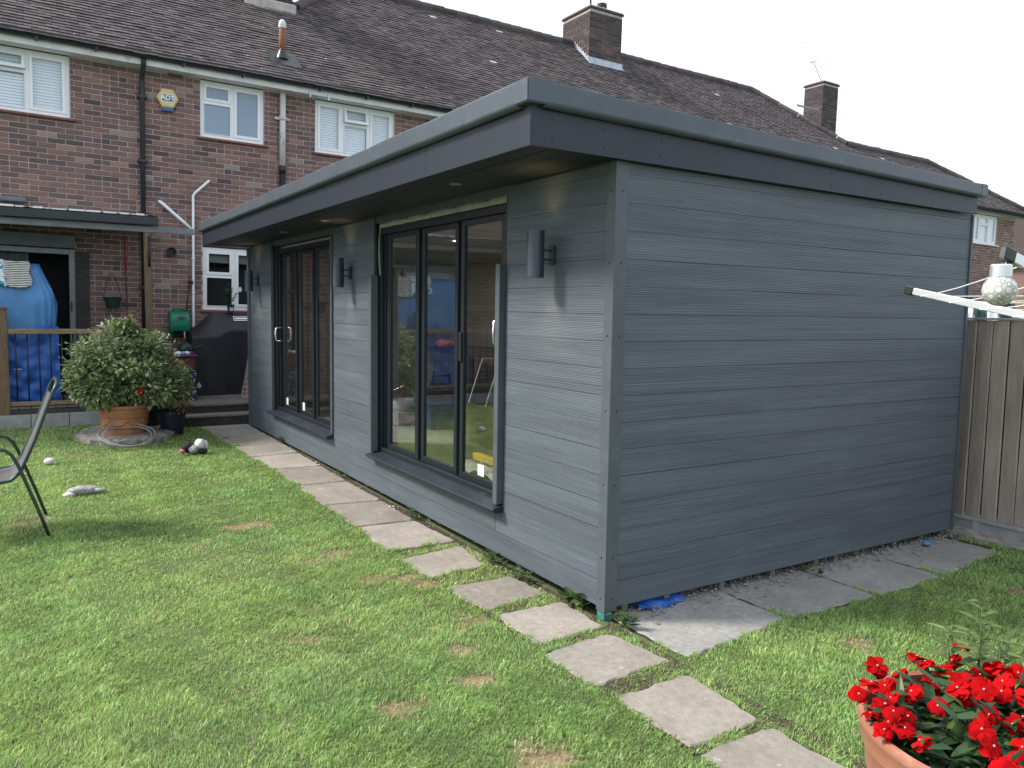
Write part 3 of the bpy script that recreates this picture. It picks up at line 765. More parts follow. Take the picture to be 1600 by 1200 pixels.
kw = window(-.22, 1.25, 1.685, 2.70, [(-.22, .28, 2.24, 0), (.28, 1.25, None, 0)], blind=False)
def house_trim():
    for a, b in zip((-.10, .40, .90), (.36, .86, 1.2)):
        HB().box(a-.06, b-.05, YF+.11, YF+.13, 2.46, 2.64).build('roller_blind', 'beam_paint', kw)
    HB().box(-6.5, 25.2, 10.13, 10.36, 5.362, 5.382).build('soffit', 'white_paint', house)
    HB().box(-6.5, 4.2, 10.115, 10.135, 5.355, 5.46).build('fascia', 'white_paint', house)
    HB().box(4.2, 25.25, 10.115, 10.135, 5.355, 5.46).build('fascia', 'black_pipe', house)
    g = HB()
    prof = [(10.115, 5.545), (10.115, 5.47), (10.095, 5.445), (10.06, 5.435), (10.025, 5.445), (10.005, 5.475), (10.0, 5.545), (10.01, 5.545), (10.02, 5.48), (10.06, 5.455), (10.10, 5.48)]
    g.prism(prof, -6.5, 25.4, 'x'); gut = g.build('gutter', 'black_pipe', house)
    for x in (-2.5, -1.75, -.55, .35, 1.62, 2.45, 3.3, 4.2):
        HB().box(x-.014, x+.014, 9.995, 10.115, 5.42, 5.50).build('gutter_bracket', 'black_pipe', gut)
    for x in (1.46, 1.78):
        HB().box(x-.012, x+.012, 10.09, 10.11, 5.30, 5.39).build('gutter_bracket', 'white_paint', gut)
    # rainwater pipe
    d = HB(); d.tube([(-1.11, 10.06, 5.45), (-1.11, 10.07, 5.36), (-1.11, 10.27, 5.22), (-1.11, 10.29, 5.15), (-1.11, 10.29, .3)], .036, 12); dp = d.build('rainwater_pipe', 'black_pipe', house, smooth=True)
    for z in (4.92, 3.95, 3.0, 2.0): HB().box(-1.18, -1.04, 10.25, 10.35, z-.02, z+.02).build('pipe_clip', 'black_pipe', dp)
    HB().tube([(-1.11, 10.29, 5.02), (-1.11, 10.29, 4.94)], .044, 12).build('pipe_collar', 'black_pipe', dp)
    # soil pipe: flaking white above, black below
    s = HB(); s.tube([(1.05, 10.29, 5.36), (1.05, 10.29, 4.12)], .05, 14); sp = s.build('soil_pipe', 'peeling_paint', house, smooth=True)
    HB().tube([(1.05, 10.29, 4.12), (1.05, 10.29, .3)], .048, 14).build('lower_pipe', 'black_pipe', sp, smooth=True)
    HB().tube([(1.05, 10.29, 4.14), (1.05, 10.29, 4.02)], .056, 14).build('pipe_collar', 'black_pipe', sp, smooth=True)
    HB().tube([(1.05, 10.29, 4.96), (1.05, 10.29, 4.89)], .060, 14).build('pipe_collar', 'peeling_paint', sp, smooth=True)
    HB().box(.93, 1.17, 10.30, 10.345, 4.90, 4.94).build('pipe_clip', 'peeling_paint', sp)
    # plastic waste pipes
    w = HB(); w.tube([(-.13, 10.36, 3.76), (-.13, 10.31, 3.76), (-.17, 10.30, 3.72), (-.34, 10.30, 3.55), (-.375, 10.30, 3.50), (-.38, 10.30, 1.0), (-.38, 10.30, .33)], .021, 10); wp = w.build('waste_pipe', 'upvc', house, smooth=True)
    for z in (2.5, 1.95): HB().box(-.41, -.35, 10.27, 10.345, z-.008, z+.008).build('pipe_clip', 'upvc', wp)
    w = HB(); w.tube([(-.87, 10.37, 3.36), (-.87, 10.30, 3.355), (-.84, 10.28, 3.33), (-.56, 10.26, 3.09), (-.40, 10.26, 2.95)], .026, 10); w.build('waste_pipe', 'upvc', house, smooth=True)
    # air bricks and vents
    v = HB(); v.box(-.73, -.51, YF-.004, YF+.01, 5.30, 5.36); av = v.build('air_brick', 'brick', house)
    for i in range(7):
        for j in range(3): HB().box(-.715+i*.029, -.695+i*.029, YF-.0055, YF-.003, 5.305+j*.019, 5.317+j*.019).build('vent_hole', 'black', av)
    v = HB(); n = 20
    v.add([(-.70+.075*math.cos(2*math.pi*k/n), YF+.01, 2.59+.075*math.sin(2*math.pi*k/n)) for k in range(n)]+[(-.70+.075*math.cos(2*math.pi*k/n), YF-.05, 2.585+.075*math.sin(2*math.pi*k/n)) for k in range(n)]+[(-.70+.058*math.cos(2*math.pi*k/n), YF-.05, 2.585+.058*math.sin(2*math.pi*k/n)) for k in range(n)]+[(-.70+.05*math.cos(2*math.pi*k/n), YF-.006, 2.585+.05*math.sin(2*math.pi*k/n)) for k in range(n)],
          [(k, (k+1) % n, n+(k+1) % n, n+k) for k in range(n)]+[(n+k, n+(k+1) % n, 2*n+(k+1) % n, 2*n+k) for k in range(n)]+[(2*n+k, 2*n+(k+1) % n, 3*n+(k+1) % n, 3*n+k) for k in range(n)]+[tuple(range(3*n, 4*n))])
    v.build('wall_vent', 'dark_plastic', house, smooth=True, auto=40)
    # patio door under the canopy
    p = HB(); p.box(-4.45, -4.37, YF+.03, YF+.12, .25, 2.53).box(-2.13, -2.05, YF+.03, YF+.12, .25, 2.53).box(-4.37, -2.13, YF+.03, YF+.12, 2.45, 2.53).box(-4.37, -2.13, YF+.03, YF+.12, .25, .32)
    pd = p.build('patio_door', 'grey_alu', house, bevel=.004)
    for a, b, y in ((-4.37, -3.22, .05), (-4.28, -3.08, .085)):
        q = HB(); q.box(a, a+.065, YF+y, YF+y+.03, .32, 2.45).box(b-.065, b, YF+y, YF+y+.03, .32, 2.45).box(a+.065, b-.065, YF+y, YF+y+.03, 2.385, 2.45).box(a+.065, b-.065, YF+y, YF+y+.03, .32, .40)
        sa = q.build('door_leaf', 'grey_alu', pd, bevel=.003)
        HB().add([(a+.06, YF+y+.015, .395), (b-.06, YF+y+.015, .395), (b-.06, YF+y+.015, 2.39), (a+.06, YF+y+.015, 2.39)], [(0, 1, 2, 3)]).build('pane', 'house_glass', pd)
    HB().box(-2.115, -2.095, YF+.010, YF+.03, 1.60, 1.74).build('handle', 'black', pd)
    HB().box(-4.6, -2.05, YF-.09, YF+.03, 2.54, 2.73).build('lintel_box', 'beam_paint', house, bevel=.004)
    HB().box(-2.05, -1.86, YF-.012, YF+.0, .3, 2.5).build('door_reveal', 'dark_timber', house)
    for i in range(9):
        HB().box(-3.05+i*.045, -3.01+i*.045, YF+.16+.02*(i % 2), YF+.18+.02*(i % 2), .33, 2.44).build('curtain', 'curtain', pd)
house_trim()
T40 = math.tan(math.radians(40)); EY, EZ = 10.0, 5.49
def rz(y): return EZ+(y-EY)*T40
def house_roof():
    def ridge_y(x):                                       # y of the front slope's top edge at x
        if x < 1.9: return 12.44
        if x < 3.36: return 12.44+(x-1.9)
        if x < 16.2: return 13.9
        if x < 18.2: return 13.9-(x-16.2)
        if x < 22.4: return 11.9
        return max(10.0, 11.9-(x-22.4)*1.9/3.0)
    m = HB()
    P = [(-6.6, 10.0), (25.4, 10.0), (22.4, 11.9), (18.2, 11.9), (16.2, 13.9), (3.36, 13.9), (1.9, 12.44), (-6.6, 12.44)]
    m.add([(x, y, rz(y)-.012) for x, y in P], [tuple(range(8))])
    # rear slopes
    def rear(x0, x1, yr):
        m.add([(x0, yr, rz(yr)-.012), (x1, yr, rz(yr)-.012), (x1, 2*yr-10, EZ), (x0, 2*yr-10, EZ)], [(0, 1, 2, 3)])
    rear(-6.6, 1.9, 12.44); rear(3.36, 16.2, 13.9); rear(18.2, 22.4, 11.9)
    m.add([(1.9, 12.44, rz(12.44)-.012), (3.36, 13.9, rz(13.9)-.012), (1.9, 15.4, rz(12.44)-.012)], [(0, 1, 2)])
    m.add([(18.2, 11.9, rz(11.9)-.012), (16.2, 13.9, rz(13.9)-.012), (18.2, 15.9, rz(11.9)-.012)], [(0, 1, 2)])
    m.add([(25.4, 10, rz(10)-.012), (22.4, 11.9, rz(11.9)-.012), (25.4, 13.8, rz(10)-.012)], [(0, 1, 2)])
    r = m.build('roof', 'far_tile', house)
    t = HB(); c, s = math.cos(math.radians(40)), math.sin(math.radians(40))
    wt = .172; rows = 52
    for j in range(rows):
        d0 = j*.1; y = EY-.03+d0*c
        if y > 13.95: break
        x = -6.6+(wt/2 if j % 2 else 0)
        sag = .006*math.sin(j*1.7)
        while x < 25.4:
            xm = x+wt/2
            if y+.02 < ridge_y(xm)-.02:
                k = R(.010, .019); k2 = k+R(-.004, .004); tail = .004*R(-1, 1)
                y0 = EY-.03+(d0+tail)*c; z0 = EZ-.025+(d0+tail)*s; L = .155
                nx, ny, nz_ = 0, -s, c
                def pt(xx, a, h): return (xx, y0+a*c-h*s, z0+a*s+h*c+.004*math.sin(xx*1.9+j*.3))
                g = .0015
                q = random.random()
                tt = q*.95
                pl = .02+.035*max(0, min(1, (xm-3)/8))
                if random.random() < pl*.75: tt = R(.975, 1)
                vs = [pt(x+g, 0, k+.012), pt(x+wt-g, 0, k2+.012), pt(x+wt-g, L, .004), pt(x+g, L, .004), pt(x+g, 0, k), pt(x+wt-g, 0, k2)]
                if q < .965 and tt > .97: # a lichen spot rather than a whole pale tile
                    t.add(vs, [(0, 1, 2, 3), (4, 5, 1, 0)], q*.95)
                    for _ in range(1):
                        u = R(.1, .8); w = R(.06, .2)
                        t.add([pt(x+wt*u, .004, k+.0135), pt(x+wt*min(1, u+w), .004, k2+.0135), pt(x+wt*min(1, u+w), .02, k2+.0125), pt(x+wt*u, .024, k+.0125)], [(0, 1, 2, 3)], tt)
                else:
                    t.add(vs, [(0, 1, 2, 3), (4, 5, 1, 0)], tt)
            x += wt
    stuff(t.build('roof_tiles', 'roof_tile', r))
    # ridge and hip tiles
    h = HB()
    lines = [((-6.6, 12.44), (1.9, 12.44)), ((1.9, 12.44), (3.36, 13.9)), ((3.36, 13.9), (16.2, 13.9)), ((16.2, 13.9), (18.2, 11.9)), ((18.2, 11.9), (22.4, 11.9)), ((22.4, 11.9), (25.4, 10.0))]
    for a, b in lines:
        A = Vector((a[0], a[1], rz(a[1])+.02)); B = Vector((b[0], b[1], rz(b[1])+.02)); n = max(2, int((B-A).length/.3))
        for i in range(n):
            p, q = A.lerp(B, i/n), A.lerp(B, (i+.97)/n); jz = R(-.008, .008)
            h.tube([(p.x, p.y, p.z+jz), (q.x, q.y, q.z+jz+.006)], [.10, .105], 10, t=R(.1, .75))
    stuff(h.build('ridge_tiles', 'roof_tile', r))
    HB().box(13.9, 14.08, 11.55, 11.62, rz(11.5)+.03, rz(11.5)+.13).build('tile_vent', 'black', r)
    return r
hroof = house_roof()
def chimney(x0, x1, y0, y1, zb, zt, lead=True, dark=0):
    m = HB(); m.box(x0+.008, x1-.008, y0+.008, y1-.008, zb, zt); ch = m.build('chimney', 'mortar', hroof)
    k = HB()
    nz = int((zt-zb)/PC)
    for j in range(nz):
        z = zb+j*PC
        for face in range(2):
            L = (x1-x0) if face == 0 else (y1-y0); n = max(2, round(L/PL)); st = L/n; off = st/2 if (j+face) % 2 else 0
            edges = sorted({0, L, *[min(L, max(0, i*st+off)) for i in range(n+1)]})
            for a, b in zip(edges, edges[1:]):
                if b-a < .03: continue
                tt = max(.01, min(.95, random.gauss(.24-dark, .16)))
                if z > zt-.5: tt *= .55
                if face == 0: k.box(x0+a+.005, x0+b-.005, y0-R(0, .004), y0+.02, z+.005, z+PC-.005, tt)
                else: k.box(x0-R(0, .004), x0+.02, y0+a+.005, y0+b-.005, z+.005, z+PC-.005, tt)
    stuff(k.build('brickwork', 'brick_sooty', ch))
    HB().box(x0-.035, x1+.035, y0-.035, y1+.035, zt, zt+.05).build('capping', 'far_tile', ch, bevel=.01)
    HB().box(x0-.015, x1+.015, y0-.015, y1+.015, zt+.05, zt+.085).build('flaunching', 'mortar', ch, bevel=.02)
    if lead:
        zf = rz(y0)
        q = HB(); q.box(x0-.04, x1+.04, y0-.022, y0-.006, zf-.03, zf+.13); q.add([(x0-.06, y0-.12, rz(y0-.12)+.035), (x1+.06, y0-.12, rz(y0-.12)+.035), (x1+.06, y0-.02, zf+.02), (x0-.06, y0-.02, zf+.02)], [(0, 1, 2, 3)])
        q.build('flashing', 'lead', ch)
        q = HB(); n = 7; st = (13.85-y0)/n
        for i in range(n):
            ya = y0+i*st; q.box(x0-.018, x0-.006, ya, ya+st*1.05, rz(ya)-.02, rz(ya)+.17)
        q.build('flashing', 'lead', ch)
    return ch
c1 = chimney(9.56, 10.60, 13.2, 14.38, 8.0, 9.50)
HB().tube([(10.15, 13.5, 9.58), (10.15, 13.5, 9.70)], .10, 14).build('chimney_pot', 'mortar', c1)
HB().tube([(10.15, 13.5, 9.70), (10.15, 13.5, 9.80)], .13, 14).build('pot_cowl', 'dark_plastic', c1)
HB().tube([(9.72, 13.4, 9.55), (9.70, 13.4, 9.85)], .025, 8).build('vent_stub', 'dark_plastic', c1)
c2 = chimney(18.96, 19.70, 13.4, 14.12, 6.6, 9.36, lead=False, dark=.1)
chimney(.93, 1.80, 12.30, 13.1, 7.0, 9.6, lead=False, dark=.25)
HB().box(.88, 1.84, 12.18, 12.31, 7.25, 7.52).build('chimney_skirt', 'mortar', hroof, bevel=.03)
def aerials():
    a = thing('tv_aerial', 'small tv aerial on a leaning rod above the far chimney', 'aerial', (19.1, 13.5, 9.15))
    MB().tube([(19.12, 13.5, 9.12), (18.72, 13.5, 9.62)], .010, 6).build('mast', 'grey_alu', a)
    MB().tube([(18.5, 13.45, 9.60), (18.86, 13.6, 9.72)], .012, 6).build('boom', 'grey_alu', a)
    for i in range(5):
        t = i/4; x, z = 18.52+.3*t, 9.60+.1*t
        MB().tube([(x-.03, 13.38, z-.06), (x+.03, 13.58, z+.07)], .008, 5).build('element', 'grey_alu', a)
    b = thing('aerial_mast', 'tall thin aerial mast strapped to the left side of the far chimney', 'aerial', (18.0, 13.45, 8.1))
    MB().tube([(18.02, 13.45, 8.15), (17.98, 13.45, 10.25)], .009, 6).build('mast', 'aluminium', b)
    MB().tube([(17.85, 13.45, 10.06), (18.15, 13.45, 10.14)], .010, 6).build('boom', 'aluminium', b)
    MB().box(17.94, 18.98, 13.43, 13.47, 8.20, 8.25).build('bracket', 'grey_alu', b)
aerials()
def vent_pipe():
    x, y = 1.13, 10.62; z = rz(y)-.02; v = HB(); v.tube([(x, y, z), (x, y, 6.52)], .055, 14); p = v.build('vent_pipe', 'rust', hroof, smooth=True)
    HB().lathe([(.062, 0), (.066, .05), (.058, .10), (.035, .135), (0, .14)], (x, y, 6.50), 14).build('pipe_cowl', 'peeling_paint', p, smooth=True)
    c = HB(); c.lathe([(.12, -.02), (.085, .06), (.06, .12), (.056, .13)], (x, y, z+.01), 14); c.build('pipe_collar', 'black_pipe', p, smooth=True)
    f = HB(); f.add([(x-.25, y-.26, rz(y-.26)+.035), (x+.27, y-.26, rz(y-.26)+.035), (x+.25, y+.12, rz(y+.12)+.03), (x-.23, y+.12, rz(y+.12)+.03)], [(0, 1, 2, 3)]); f.build('flashing', 'black_pipe', p)
vent_pipe()
def alarm():
    a = thing('alarm_box', 'yellow hexagonal alarm box with blue and white badge on the brick wall', 'alarm box', (-.67, YF-.06, 4.96))
    hexp = [(.165*math.cos(math.radians(60*k))*.98, .165*math.sin(math.radians(60*k))) for k in range(6)]
    m = MB(); inner = [(x*.86, z*.86) for x, z in hexp]
    vs = [(-.67+x, YF-.006, 4.97+z) for x, z in hexp]+[(-.67+x, YF-.05, 4.97+z) for x, z in hexp]+[(-.67+x, YF-.066, 4.97+z) for x, z in inner]
    fs = [(k, (k+1) % 6, 6+(k+1) % 6, 6+k) for k in range(6)]+[(6+k, 6+(k+1) % 6, 12+(k+1) % 6, 12+k) for k in range(6)]+[tuple(range(12, 18))]
    m.add(vs, fs); m.build('cover', 'alarm_yellow', a)
    yb = YF-.068
    MB().box(-.765, -.575, yb-.002, yb+.001, 4.915, 5.03).build('badge', 'upvc', a)
    MB().box(-.755, -.585, yb-.004, yb-.001, 4.923, 5.022).build('badge', 'alarm_blue', a)
    MB().box(-.755, -.585, YF-.062, YF-.006, 4.77, 4.825).build('strobe', 'alarm_blue', a, bevel=.008)
    cu = bpy.data.curves.new('lettering', 'FONT'); cu.body = 'ADT'; cu.size = .096; cu.align_x = 'CENTER'; cu.align_y = 'CENTER'; cu.extrude = .0008; cu.offset = .003
    tmp = bpy.data.objects.new('lettering_source', cu); me = bpy.data.meshes.new_from_object(tmp); bpy.data.objects.remove(tmp)
    me.materials.clear(); me.materials.append(MATS['upvc']); o = bpy.data.objects.new('lettering', me); COL.objects.link(o); o.location = (-.67, yb-.005, 4.972); o.rotation_euler = (math.pi/2, 0, 0)
    o.parent = a; o.matrix_parent_inverse = Matrix.Translation(-Vector(a.location))
alarm()

# ------------------------------------------------------------------ deck, steps, railing, canopy
DK = .33
def decking():
    dk = struct(bpy.data.objects.new('deck', None)); COL.objects.link(dk); dk.location = (-.6, 9, 0); dk['kind'] = 'structure'
    x = -1.30
    while x < 1.5:
        m = MB(); m.box(x+.004, x+.140, 8.62, YF-.01, DK-.028, DK+R(-.0015, .0015)); m.build('decking_board', 'deck_wood', dk, bevel=.002); x += .145
    x = -6.0
    while x < -1.32:
        m = MB(); m.box(x+.004, x+.140, 9.22, YF-.01, DK-.028, DK+R(-.0015, .0015)); m.build('decking_board', 'deck_wood', dk, bevel=.002); x += .145
    MB().box(-1.30, 1.5, 8.60, 8.645, DK-.032, DK+.004).build('nosing', 'step_wood', dk, bevel=.003)
    MB().box(-1.28, 1.5, 8.625, 8.65, .05, DK-.034).build('riser', 'dark_timber', dk)
    MB().box(-1.22, 1.5, 8.33, 8.61, .17, .20).build('step_tread', 'step_wood', dk, bevel=.004)
    MB().box(-1.18, 1.5, 8.36, 8.385, .045, .168).build('riser', 'dark_timber', dk)
    MB().box(-6.0, -1.31, 9.23, 9.26, .23, DK-.032).build('fascia_board', 'dark_timber', dk)
    for i in range(10): MB().box(-1.75-.46*(i+1), -1.75-.46*i-.008, 9.18, 9.30, .0, .225).build('plinth_block', 'block_wall', dk, bevel=.004)
    MB().box(-1.74, -1.32, 9.2, 9.30, .0, .225).build('plinth_block', 'block_wall', dk, bevel=.004)
decking()
def railing():
    t = thing('deck_railing', 'timber deck railing with thin black balusters in front of the blue tarpaulin', 'railing', (-2.4, 9.28, DK))
    MB().box(-3.03, -2.905, 9.2, 9.3, .05, 1.66).build('post', 'brown_wood', t, bevel=.006)
    MB().box(-3.045, -2.89, 9.185, 9.315, 1.66, 1.69).build('post_cap', 'brown_wood', t, bevel=.006)
    MB().box(-1.43, -1.33, 9.2, 9.3, .05, 1.62).build('post', 'brown_wood', t, bevel=.006)
    MB().box(-1.44, -1.32, 9.19, 9.31, 1.62, 1.66).build('post_cap', 'brown_wood', t, bevel=.008)
    MB().box(-2.905, -1.43, 9.205, 9.295, 1.325, 1.395).build('handrail', 'rail_wood', t, bevel=.008)
    MB().box(-4.6, -3.03, 9.205, 9.295, 1.325, 1.395).build('handrail', 'rail_wood', t, bevel=.008)
    MB().box(-4.6, -3.03, 9.22, 9.28, .345, .40).build('bottom_rail', 'rail_wood', t, bevel=.005)
    MB().box(-4.70, -4.6, 9.2, 9.3, .05, 1.62).build('post', 'brown_wood', t, bevel=.006)
    for i in range(11): MB().tube([(-3.13-i*.1365, 9.25, .40), (-3.13-i*.1365, 9.25, 1.325)], .009, 8).build('baluster', 'black', t, smooth=True)
    MB().box(-2.905, -1.43, 9.22, 9.28, .345, .40).build('bottom_rail', 'rail_wood', t, bevel=.005)
    for i in range(11):
        x = -2.82+i*.1365
        if x < -1.45: MB().tube([(x, 9.25, .40), (x, 9.25, 1.325)], .009, 8).build('baluster', 'black', t, smooth=True)
railing()
def canopy():
    t = thing('lean_to_canopy', 'grey painted lean-to canopy with clear sheet roof above the patio door', 'canopy', (-2.4, 9.3, DK))
    MB().box(-6.0, -.50, 9.27, 9.32, 2.795, 2.885).build('front_beam', 'beam_paint', t, bevel=.004)
    MB().box(-6.0, -1.0, 9.20, 9.265, 2.89, 3.02).build('gutter', 'black_pipe', t, bevel=.01)
    MB().box(-6.0, -.98, YF-.05, YF-.004, 3.02, 3.08).build('wall_plate', 'beam_paint', t)
    MB().box(-6.0, -1.0, YF-.05, YF-.002, 3.12, 3.15).build('flashing_strip', 'white_paint', t, bevel=.006)
    for x in (-5.6, -4.9, -4.2, -3.5, -2.85, -2.2, -1.6, -1.08):
        m = MB(); m.prism([(9.32, 2.86), (9.32, 2.98), (YF-.05, 3.08), (YF-.05, 2.98)], x-.022, x+.022, 'x'); m.build('rafter', 'beam_paint', t)
    m = MB(); nu = 120
    m.grid(lambda u, v: (-6.0+5.02*u, 9.2+(YF-9.25)*v, 3.03+.075*v+.006*math.sin(u*5.02/.076*2*math.pi*.5)), 240, 6); sh = m.build('roof_sheet', 'sheet', t, smooth=True)
    for i in range(12):
        a = -3.6+i*.21
        MB().box(a, a+R(.08, .20), 9.19, 9.215, 3.022, 3.037+R(0, .012)).build('flaking_edge', 'white_paint', t)
    MB().box(-1.19, -1.10, 9.275, 9.345, DK, 2.795).build('post', 'brown_wood', t, bevel=.006)
    MB().tube([(-1.12, 9.27, 2.74), (-1.13, 9.25, 2.3)], .016, 8).build('strap', 'black', t, smooth=True)
    MB().box(-2.95, -2.62, YF-.09, YF-.004, 3.20, 3.27).build('light_fitting', 'beam_paint', t, bevel=.015)
plain('sheet', (.20, .21, .21), .5, var=.3, scale=5)
canopy()

# ------------------------------------------------------------------ things on the deck
def hump(u): return math.sin(math.pi*u)
def tarp():
    t = thing('covered_furniture', 'tall stack of furniture under a bright blue tarpaulin by the patio door', 'tarpaulin', (-3.2, 9.75, DK))
    lev = [(2.29, .62, .20), (2.28, .70, .25), (2.20, .73, .29), (1.96, .845, .34), (1.90, .87, .35), (1.74, .90, .36), (1.5, .885, .365), (1.0, .87, .37), (.6, .86, .37), (.345, .85, .36)]
    cx, cy = -3.20, 9.80; n = 120; m = MB(); vs = []
    for z, a, b in lev:
        lo = max(0, (1.9-z))/1.6
        for k in range(n):
            an = 2*math.pi*k/n; c, s = math.cos(an), math.sin(an); e = .28
            x = a*math.copysign(abs(c)**e, c); y = b*math.copysign(abs(s)**e, s)
            w = 1+lo*(.035*math.sin(an*19+2*math.sin(z*3))+.022*math.sin(an*37+z*5))+.008*math.sin(an*11+z*13)
            vs.append((cx+x*w, cy+y*w*(1+.02*math.sin(an*23)), z+.012*math.sin(x*11)))
    fs = [(i*n+k, i*n+(k+1) % n, (i+1)*n+(k+1) % n, (i+1)*n+k) for i in range(len(lev)-1) for k in range(n)]
    fs = [f[::-1] for f in fs]+[tuple(range(n))]
    m.add(vs, fs); m.build('tarpaulin', 'tarp_blue', t, smooth=True)
    q = MB(); q.grid(lambda u, v: (-4.05+1.75*u, 9.400-.03*math.sin(v*3)-.010*math.sin(u*41+3*math.sin(v*5))-.010*math.sin(u*17+v*13)-.009*math.sin(u*29-v*19)-.006*math.sin(v*37+u*23), .35+1.02*v*(1-.09*math.sin(u*11)-.04*math.sin(u*27))), 90, 40)
    q.build('loose_sheet', 'tarp_deep', t, smooth=True)
    MB().box(-2.85, -2.34, 9.375, 9.378, .83, .845).build('tape', 'pale_bucket', t)
    s = MB()
    def cl(u, v):
        x = -2.93+.30*u+.03*v; k = v*.40
        if k < .06: return (x, 9.60-k*1.6, 2.318+.008*math.sin(u*9))
        k -= .06; return (x+.012*math.sin(k*30), 9.500-.25*k-.012*abs(math.sin(u*7+k*9)), 2.32-k*.98-.04*hump(u)*v)
    s.grid(cl, 18, 22); tag(s.build('striped_towel', 'striped', smooth=True), 'black and white striped cloth lying over the top of the blue tarpaulin', 'cloth')
    s = MB()
    s.grid(lambda u, v: (-3.30+.40*u, 9.52-.11*v-.012*abs(math.sin(u*12)), 2.325-.30*v+.012*math.sin(u*23+v*7)-.05*v*u), 18, 14)
    tag(s.build('patterned_cloth', 'patterned', smooth=True), 'green and white patterned cloth left of the striped cloth on the tarpaulin', 'cloth')
tarp()
def bbq():
    t = thing('covered_barbecue', 'barbecue under a fitted black fabric cover below the kitchen window', 'barbecue', (.3, 10.0, DK))
    def zt(x): return 1.645-max(0, (-.10-x))*.86
    def zf(x): return 1.275+.11*min(1, max(0, (x+.10)/.17))
    m = MB()
    def prof(x, v):
        x_ = min(max(x, -.475), 1.05)
        a, b = zf(x_), max(zf(x_)+.01, zt(x_))
        yb = 9.74+.02*math.sin(x*7)
        if v < .6:
            k = v/.6; return (yb-.015*hump(k)*math.sin(x*9+1)+.012*math.sin(x*23+k*4)*(1-k), DK+.005+(a-DK)*k)
        k = (v-.6)/.25
        if k <= 1: return (yb+.02+.27*k, a+(b-a)*k+.012*hump(k))
        k2 = (v-.85)/.15; return (yb+.29+.2*k2, b-.01*k2)
    m.grid(lambda u, v: ((-.475+1.52*u)+(.03*(1-v/.6)*(-1 if u < .1 else 0) if v < .6 else 0), *prof(-.475+1.52*u, v)), 60, 60)
    # left side
    m.grid(lambda u, v: (-.475-.03*(1-v)+.012*math.sin(v*8)*hump(u), 9.74+.49*u, DK+.005+v*((zf(-.475)-DK)*(1-u)+(zt(-.475)-DK)*u)), 12, 14)
    m.box(-.46, 1.0, 9.8, 10.2, DK, 1.2)
    m.build('cover', 'bbq_cover', t, smooth=True, auto=50)
    # badge on the sloping hood
    def on(x, s): # s: 0 bottom of hood slope, 1 top
        y, z = prof(x, .6+.25*s); return (x, y-.004, z+.004)
    def strip(xa, xb, sa, sb, mat, lift):
        q = MB(); P = [on(xa, sa), on(xb, sa), on(xb, sb), on(xa, sb)]; P = [(x, y-lift*.6, z+lift) for x, y, z in P]; q.add(P, [(0, 1, 2, 3)]); q.build('badge', mat, t)
    strip(.19, .52, .42, .70, 'upvc', .004); strip(.202, .508, .46, .665, 'bbq_cover', .006); strip(.215, .495, .50, .60, 'upvc', .008)
    q = MB(); q.add([(-.43, 9.70, .50), (-.39, 9.70, .45), (-.36, 9.70, .49), (-.40, 9.70, .56)], [(0, 1, 2, 3)]); q.build('care_label', 'sticker', t)
    p = thing('small_potted_plant', 'small leafy plant in a black pot standing on the barbecue cover', 'plant', (.17, 10.0, 1.65))
    MB().lathe([(0, 0), (.045, 0), (.062, .125), (.056, .125), (.05, .1), (0, .1)], (.17, 10.02, 1.65), 18).build('pot', 'dark_plastic', p, smooth=True, auto=40)
    MB().box(.14, .20, 9.955, 9.958, 1.67, 1.73).build('label', 'pale_bucket', p)
    f = MB()
    for k in range(9):
        a = R(0, 6.28); r = R(.03, .13); h = R(.16, .36); b = Vector((.17, 10.02, 1.75)); e = b+Vector((r*math.cos(a), r*math.sin(a), h))
        f.tube([b, b.lerp(e, .5)+Vector((0, 0, .03)), e], .004, 5, t=.2)
        for i in range(9):
            q = b.lerp(e, R(.3, 1)); an = R(0, 6.28); f.leaf(q, (math.cos(an), math.sin(an), R(.1, .7)), (0, 0, 1), R(.05, .08), .028, R(.1, .6))
    f.build('foliage', 'weed_leaf', p)
    fl = MB()
    for k in range(6):
        an = k*1.05; fl.leaf((.30, 9.98, 2.02), (math.cos(an), -.3, math.sin(an)), (0, -1, .2), .05, .04, 1)
    fl.build('white_flower', 'sticker', p)
bbq()
